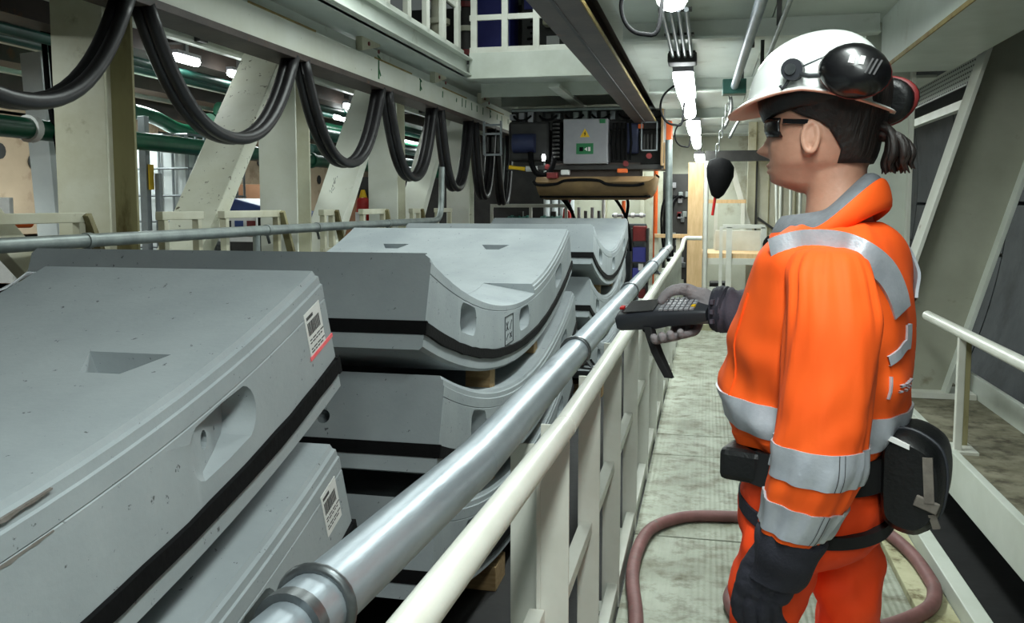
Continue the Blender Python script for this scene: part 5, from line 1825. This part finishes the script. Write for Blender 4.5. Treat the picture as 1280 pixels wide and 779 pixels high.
# neck, trunk, limbs
nk = [fb(1.40, .05, -.05, .07), fb(1.45, .060, -.066, .078), fb(1.48, .058, -.060, .062), fb(1.51, .056, -.052, .056), (fb(1.535, .058, -.048, .053)), fb(1.56, .062, -.048, .052), fb(1.585, .06, -.050, .05)]
for rings in (nk, [fb(1.02, .11, -.07, .13), fb(1.15, .13, -.1, .14), fb(1.3, .11, -.1, .16), fb(1.40, .08, -.08, .16), fb(1.46, .05, -.06, .09)],
              [fb(1.06, .11, -.07, .13), fb(.95, .12, -.08, .14), fb(.88, .10, -.07, .13), fb(.84, .06, -.02, .09)]):
    m_, _ = loft(rings, 4, 40)
    body.add(m_.v, m_.f)
for f, l in ((.075, .088), (-.022, -.088)):
    rings = [[r_[0], r_[1], r_[2], r_[3] * .72, r_[4] * .72] + r_[5:] for r_ in lowpart(f, l, 0)]
    m_, _ = loft(rings, 3, 28)
    body.add(m_.v, m_.f)
    body.cap_tube([(f * 1.5 - .01, l, .10), (f * 1.5, l, .06), (f * 1.5 + .10, l, .045)], [.04, .036, .025], 12)
body.cap_tube([(-.02, .13, 1.40), (-.035, .21, 1.34), (-.042, .238, 1.22), (-.035, .248, 1.10), (-.005, .247, .98), (.008, .247, .93)], [.055, .05, .043, .042, .034, .028], 16)
body.cap_tube([(-.02, -.13, 1.40), (-.02, -.21, 1.34), (-.0, -.245, 1.24), (.05, -.25, 1.215), (.18, -.232, 1.242), (.30, -.222, 1.26)], [.055, .05, .043, .042, .036, .027], 16)
for hb_ in (right_hand(.80), left_hand(.85)):
    body.add(hb_.v, hb_.f)
bo = body.build('body', 'skin', man)
remesh(bo, .0032, 2, .45)

# ---------------- hair, ponytail
rows = []
for i, u in enumerate([1.575 + .0125 * j for j in range(14)]):
    r_ = min(fine, key=lambda q: abs(q[0] - u))
    fr, bk_, hw, ex = r_[1], r_[2], r_[3], r_[4]
    cf_, rf = (fr + bk_) / 2, (fr - bk_) / 2
    # hair line angle measured from the front: behind the ear low down, temple higher up
    al = R(118) if u < 1.60 else R(118 - (u - 1.60) * 420) if u < 1.645 else R(99 - (u - 1.645) * 1100) if u < 1.69 else R(50)
    row = []
    for k in range(41):
        a = al + (2 * math.pi - 2 * al) * k / 40
        ca, sa = math.cos(a), math.sin(a)
        g = .004 + .006 * min(1, k / 6, (40 - k) / 6) + .0018 * nz(a * 9, u * 18, 3)
        if u < 1.60:
            g -= .003 * (1.60 - u) / .025
        x = cf_ + (rf + g) * abs(ca) ** (2 / ex) * (1 if ca >= 0 else -1)
        y = (hw + g) * abs(sa) ** (2 / ex) * (1 if sa >= 0 else -1)
        row.append((x, y, u))
    rows.append(row)
hairm = MB().grid(rows).build('hair', 'hair', man, smooth=True)
so = hairm.modifiers.new('solid', 'SOLIDIFY')
so.thickness = .012
so.offset = -1
pt = MB()
rr = random.Random(6)
for i in range(46):
    a, q = rr.uniform(0, 6.283), rr.uniform(0, 1) ** .5
    ox, oy = math.cos(a) * q, math.sin(a) * q
    ln_ = rr.uniform(.85, 1.08)
    P = [(-.060 + .004 * ox, .01 * oy, 1.632 + .010 * ox), (-.078 + .008 * ox, .016 * oy, 1.634 + .016 * ox), (-.098 + .014 * ox, .022 * oy, 1.618 + .014 * oy * .4 + .006 * ox), (-.104 + .022 * ox, .024 * oy, 1.594),
         (-.099 + .026 * ox, .022 * oy, 1.575 - .01 * (ln_ - .95)), (-.098 + .026 * ox + rr.uniform(-.01, .006), .018 * oy, 1.562 - .05 * (ln_ - .93))]
    pt.tube(spline(P, 4), [.0085 - .0075 * max(0, (j - 13) / 7) for j in range(21)], 6)
pto = pt.build('ponytail', 'hair', man, smooth=True)
pto['kind'] = 'stuff'
MB().tube([(-.066, .014 * math.cos(t * .6283), 1.634 + .014 * math.sin(t * .6283)) for t in range(10)], .005, 8, closed=True).build('hair_band', 'black', man, smooth=True)

# ---------------- sunglasses
gs = MB()
rows = []
for z, k in ((1.664, 0), (1.655, .002), (1.640, .0015), (1.628, -.004)):
    rows.append([(.137 + k - .055 * (abs(R(t)) / R(70)) ** 2.2, .066 * math.sin(R(t) * 1.2) / math.sin(R(84)), z - .004 * (abs(t) / 70) ** 2 + (.007 if abs(t) < 8 and z < 1.65 else 0)) for t in range(-62, 63, 4)])
gs.grid(rows)
gso = gs.build('sunglasses', 'gloss', man, smooth=True)
so = gso.modifiers.new('solid', 'SOLIDIFY')
so.thickness = .004
for sg in (1, -1):
    MB().bar((.088, sg * .070, 1.654), (.040, sg * .0775, 1.650), .004, .009).build('temple_arm', 'gloss', gso, bevel=.001)

# ================================================================ THINGS THE WORKER CARRIES
hl = empty('safety_helmet', PO, PR)
tag(hl, 'white safety helmet on the worker with earmuffs swung up', 'helmet')
HC = Vector((.042, 0, 1.690))
rows, NA = [], 72


def rim_u(a):
    c = math.cos(a)
    return 1.690 - .004 * max(0, c) - .016 * max(0, -c) + .020 * (1 - c * c)


def shell(a, t, g=0.0):
    """t 0 crown, 1 rim"""
    c, s_ = math.cos(a), math.sin(a)
    rx = (.131 if c > 0 else .122) + g
    ry = .113 + g
    e = math.sin(t * math.pi / 2) ** .92
    top = 1.822 + g
    z = rim_u(a) + (top - rim_u(a)) * math.cos(t * math.pi / 2) ** .86
    sh = .018 * (1 - t) * -1
    ridge = .004 * math.exp(-(s_ / .25) ** 2) * math.sin(math.pi * min(1, t * 1.05)) if c > -.6 else 0
    return (HC.x + sh + rx * c * e, ry * s_ * e, z + ridge)


for i in range(20):
    rows.append([shell(2 * math.pi * k / NA, .02 + .98 * i / 19) for k in range(NA)])
for w_, dz in ((.010, -.002), (.014, -.006), (.011, -.010)):
    row = []
    for k in range(NA):
        a = 2 * math.pi * k / NA
        c, s_ = math.cos(a), math.sin(a)
        pk_ = max(0, c) ** 2.2
        ww = w_ + (.026 * pk_ if w_ > .01 else .012 * pk_)
        p = shell(a, 1)
        row.append((p[0] + ww * c, p[1] + w_ * s_, p[2] + dz - .010 * pk_ * (1 if w_ > .01 else .3)))
    rows.append(row)
for g, t in ((-.006, 1.0), (-.006, .8), (-.006, .5), (-.006, .1)):
    rows.append([shell(2 * math.pi * k / NA, t, g) for k in range(NA)])
hm = MB().grid(rows, wrap=True)
hm.add([rows[0][k] for k in range(NA)], [tuple(range(NA))])
so_ = hm.build('shell', 'helmet', hl, smooth=True)
so_.data.materials.append(M['peach'])
for p in so_.data.polygons:
    c = p.center
    if p.index >= NA * 21 and p.index < NA * 26:
        p.material_index = 1
# dark sweat band and cradle under the brim
rows = []
for z, g in ((1.695, -.010), (1.675, -.014), (1.660, -.020), (1.655, -.024)):
    rows.append([(HC.x - .004 + ((.123 if math.cos(a) > 0 else .118) + g) * math.cos(a), (.105 + g * 1.2) * math.sin(a), z + .022 * math.sin(a) ** 2 - (.02 if math.cos(a) < 0 else 0) * math.cos(a) ** 2) for a in [2 * math.pi * k / 60 for k in range(60)]])
cr = MB().grid(rows, wrap=True).build('headband', 'pouch', hl, smooth=True)
so = cr.modifiers.new('solid', 'SOLIDIFY')
so.thickness = .003


def muff(c, yaw, tilt, label):
    m_ = MB()
    prof = [(0, .034), (.018, .033), (.034, .029), (.044, .020), (.049, .008), (.050, -.002)]
    rows = []
    for r_, d in reversed(prof):
        rows.append([((r_ / .05) * .057 * math.cos(t * .2618) * (1 + .05 * math.cos(t * .5236)), d, (r_ / .05) * .047 * math.sin(t * .2618)) for t in range(24)])
    m_.grid(rows, wrap=True)
    m_.add(rows[0], [tuple(range(24))])
    o = m_.build('earmuff', 'gloss', hl, smooth=True)
    o.location = c
    o.rotation_euler = (tilt, R(-14), yaw)
    o['label'] = label
    rg = MB().grid([[(k_ * .057 * math.cos(t * .2618) * (1 + .05 * math.cos(t * .5236)), d, k_ * .047 * math.sin(t * .2618)) for t in range(24)] for k_, d in ((.9, -.004), (1.0, -.004), (1.02, -.007), (1.0, -.010), (.9, -.012))], wrap=True)
    rg.build('red_ring', 'reddark', o, smooth=True)
    cu_ = MB().grid([[(k_ * .054 * math.cos(t * .2618), d, k_ * .045 * math.sin(t * .2618)) for t in range(24)] for k_, d in ((.95, -.011), (1.0, -.016), (.96, -.026), (.7, -.030), (.02, -.026))], wrap=True)
    cu_.build('cushion', 'pouch', o, smooth=True)
    return o


mf = muff((-.046, .122, 1.728), R(8), R(6), 'near earmuff cup with small white print')
pr_ = MB()
for (x, z, a_, b_) in ((.006, .010, .010, .006), (-.010, .012, .008, .007)):
    pr_.box(x - a_ / 2, x + a_ / 2, .0335, .0350, z - b_, z + b_)
pr_.build('print', 'paper', mf)
pr_ = MB()
for j in range(3):
    pr_.bar((-.020 - .007 * j, .0325 - .0008 * j, -.008), (-.026 - .007 * j, .0322 - .0008 * j, .018), .003, .003)
pr_.build('print', 'ink', mf)
muff((-.058, -.126, 1.700), R(172), R(10), 'far earmuff cup seen behind the helmet')
for sg, hx in ((1, .058), (-1, .058)):
    ck = MB().disc((hx, sg * .122, 1.738), (0, 1, 0), .019, .018, 18).build('pivot_clip', 'plastic', hl, auto=40)
    MB().disc((hx + .002, sg * .132, 1.738), (0, 1, 0), .010, .004, 14).build('pivot_button', 'bolt', ck, auto=40)
    MB().tube([(hx - .01, sg * .126, 1.730), (hx - .03, sg * .130, 1.724), (-.01, sg * .136, 1.722), (-.03, sg * .140, 1.724)], .0045, 8).build('muff_arm', 'bolt', hl, smooth=True)
    MB().tube([(hx - .015, sg * .122, 1.742), (-.0, sg * .126, 1.757), (-.03, sg * .135, 1.765)], .0018, 6).build('spring_wire', 'cage', hl, smooth=True)
    MB().tube([(hx + .004, sg * .122, 1.725), (hx + .012, sg * .122, 1.712), (hx + .018, sg * .122, 1.706), (hx + .022, sg * .122, 1.712)], .003, 6).build('hook', 'plastic', hl, smooth=True)

# scanner
sc = empty('handheld_scanner', PO, PR)
tag(sc, 'dark grey handheld barcode scanner with keypad and dangling wrist strap', 'scanner')
SX = MB()
tl_ = R(7)


def sp_(f, l, h):
    """scanner frame: f along its length from the nose, h above its base"""
    hh = h - .022
    l, h = l * .90 + hh * .43, .022 + hh * .90 - l * .43        # rolled a little towards the walkway side
    return Vector((.540 - f * math.cos(tl_), -.200 + l, 1.206 + h + f * math.sin(tl_)))


SEC = [(0, .030, .004, .040), (.012, .036, 0, .046), (.10, .037, 0, .050), (.13, .034, .004, .048), (.20, .033, .006, .046), (.225, .028, .012, .040)]
rows = []
for f, hw, z0, z1 in SEC:
    row = []
    for k in range(28):
        a = 2 * math.pi * k / 28
        ca, sa = math.cos(a), math.sin(a)
        row.append(sp_(f, hw * abs(ca) ** .4 * (1 if ca > 0 else -1), (z0 + z1) / 2 + (z1 - z0) / 2 * abs(sa) ** .4 * (1 if sa > 0 else -1)))
    rows.append(row)
SX.grid(rows, wrap=True)
SX.add(rows[0], [tuple(range(28))]).add(rows[-1], [tuple(range(28))])
SX.build('case', 'plastic', sc, auto=35)


def sbox(f0, f1, l0, l1, h0, h1):
    vs = [sp_(f, l, h) for h in (h0, h1) for l in (l0, l1) for f in (f0, f1)]
    return MB().add(vs, [(0, 2, 3, 1), (4, 5, 7, 6), (0, 1, 5, 4), (2, 6, 7, 3), (0, 4, 6, 2), (1, 3, 7, 5)])


sbox(.022, .10, -.027, .027, .049, .0515).build('screen', 'gloss', sc, bevel=.001)
sbox(-.003, .006, -.024, .024, .010, .034).build('scan_window', 'gloss', sc)
sbox(.004, .016, -.006, .006, .046, .053).build('red_lamp', 'red', sc, bevel=.002)
ky = sbox(-.0045, .0045, -.0042, .0042, 0, .0045).mesh('key')
base = sp_(0, 0, 0)
for mt_ in ('grey',):
    ky.materials.append(M[mt_])
ky.transform(Matrix.Translation(-base))
for i in range(7):
    for j in range(5):
        o = bpy.data.objects.new('key', ky)
        COL.objects.link(o)
        o.parent = sc
        o.location = sp_(.118 + .0125 * i, -.023 + .0115 * j, .0485 - .0005 * i)
        if i == 6 and j == 3:
            o.data = ky.copy()
            o.data.materials[0] = M['yellow']
            o['label'] = 'yellow key'
st_ = MB()
rows = []
for (f, u, wd) in ((.458, 1.214, .024), (.450, 1.190, .026), (.436, 1.155, .028), (.420, 1.125, .024), (.405, 1.098, .016)):
    rows.append([(f + .010 * q, -.18 + wd / 2 * p, u) for p, q in ((-1, -1), (1, -1), (1, 1), (-1, 1))])
st_.grid(rows, wrap=True)
st_.add(rows[0], [(0, 1, 2, 3)]).add(rows[-1], [(0, 1, 2, 3)])
st_.build('wrist_strap', 'strap', sc, bevel=.002)
MB().ball((.462, -.19, 1.204), .016, .012, .008, 12, 8).build('strap_anchor', 'black', sc, smooth=True)

# black mask pouch at the back of the belt
bp_ = empty('belt_pouch', PO, PR)
tag(bp_, 'rounded black pouch strapped to the back of the worker\'s belt', 'pouch')
prof = [(-.104, 1.075), (-.112, 1.094), (-.140, 1.102), (-.172, 1.092), (-.198, 1.070), (-.208, 1.03), (-.206, .985), (-.195, .945), (-.172, .922), (-.145, .920), (-.118, .932), (-.106, .96)]
prof = [tuple(v[:2]) for v in lerp_rings([list(p) for p in prof + [prof[0]]], 3)][:-1]
rows = []
cxp, cup = -.155, 1.01
for l, k in ((-.075, .80), (-.066, .94), (-.03, 1.0), (.05, 1.0), (.088, .95), (.10, .82)):
    rows.append([(cxp + (f - cxp) * k, l, cup + (u - cup) * k) for f, u in prof])
pm_ = MB().grid(rows, wrap=True)
pm_.add(rows[0], [tuple(range(len(prof)))]).add(rows[-1], [tuple(range(len(prof)))])
pm_.build('pouch_body', 'pouch', bp_, auto=45)
MB().tube([(cxp + (f - cxp) * 1.01, .05, cup + (u - cup) * 1.01) for f, u in prof], .0035, 6, closed=True).build('zip_line', 'plastic', bp_, smooth=True)
MB().bar((-.182, .101, 1.068), (-.188, .103, .99), .006, .016, up=(1, 0, 0)).build('strap', 'webbing', bp_)
MB().bar((-.165, .102, .992), (-.202, .100, .980), .008, .020, up=(0, 0, 1)).build('buckle', 'webbing', bp_, bevel=.002)
MB().bar((-.192, .098, .97), (-.200, .094, .945), .006, .012, up=(1, 0, 0)).build('strap_tail', 'webbing', bp_)
MB().prism([(0, 0), (.035, -.012), (.035, -.004), (.004, .006)], (-.118, .092, 1.090), (-1, 0, 0), (0, 0, 1), (0, .012, 0)).build('lid_badge', 'paper', bp_)
# clip microphone wire at the collar
mc = MB().tube(spline([(.118, .03, 1.438), (.125, .035, 1.425), (.120, .04, 1.40)], 4), .005, 6).build('zip_pull', 'black', man, smooth=True)
MB().tube([(.192, .05, 1.185), (.198, .055, 1.15), (.194, .05, 1.12)], .005, 6).build('cord_pull', 'black', man, smooth=True)
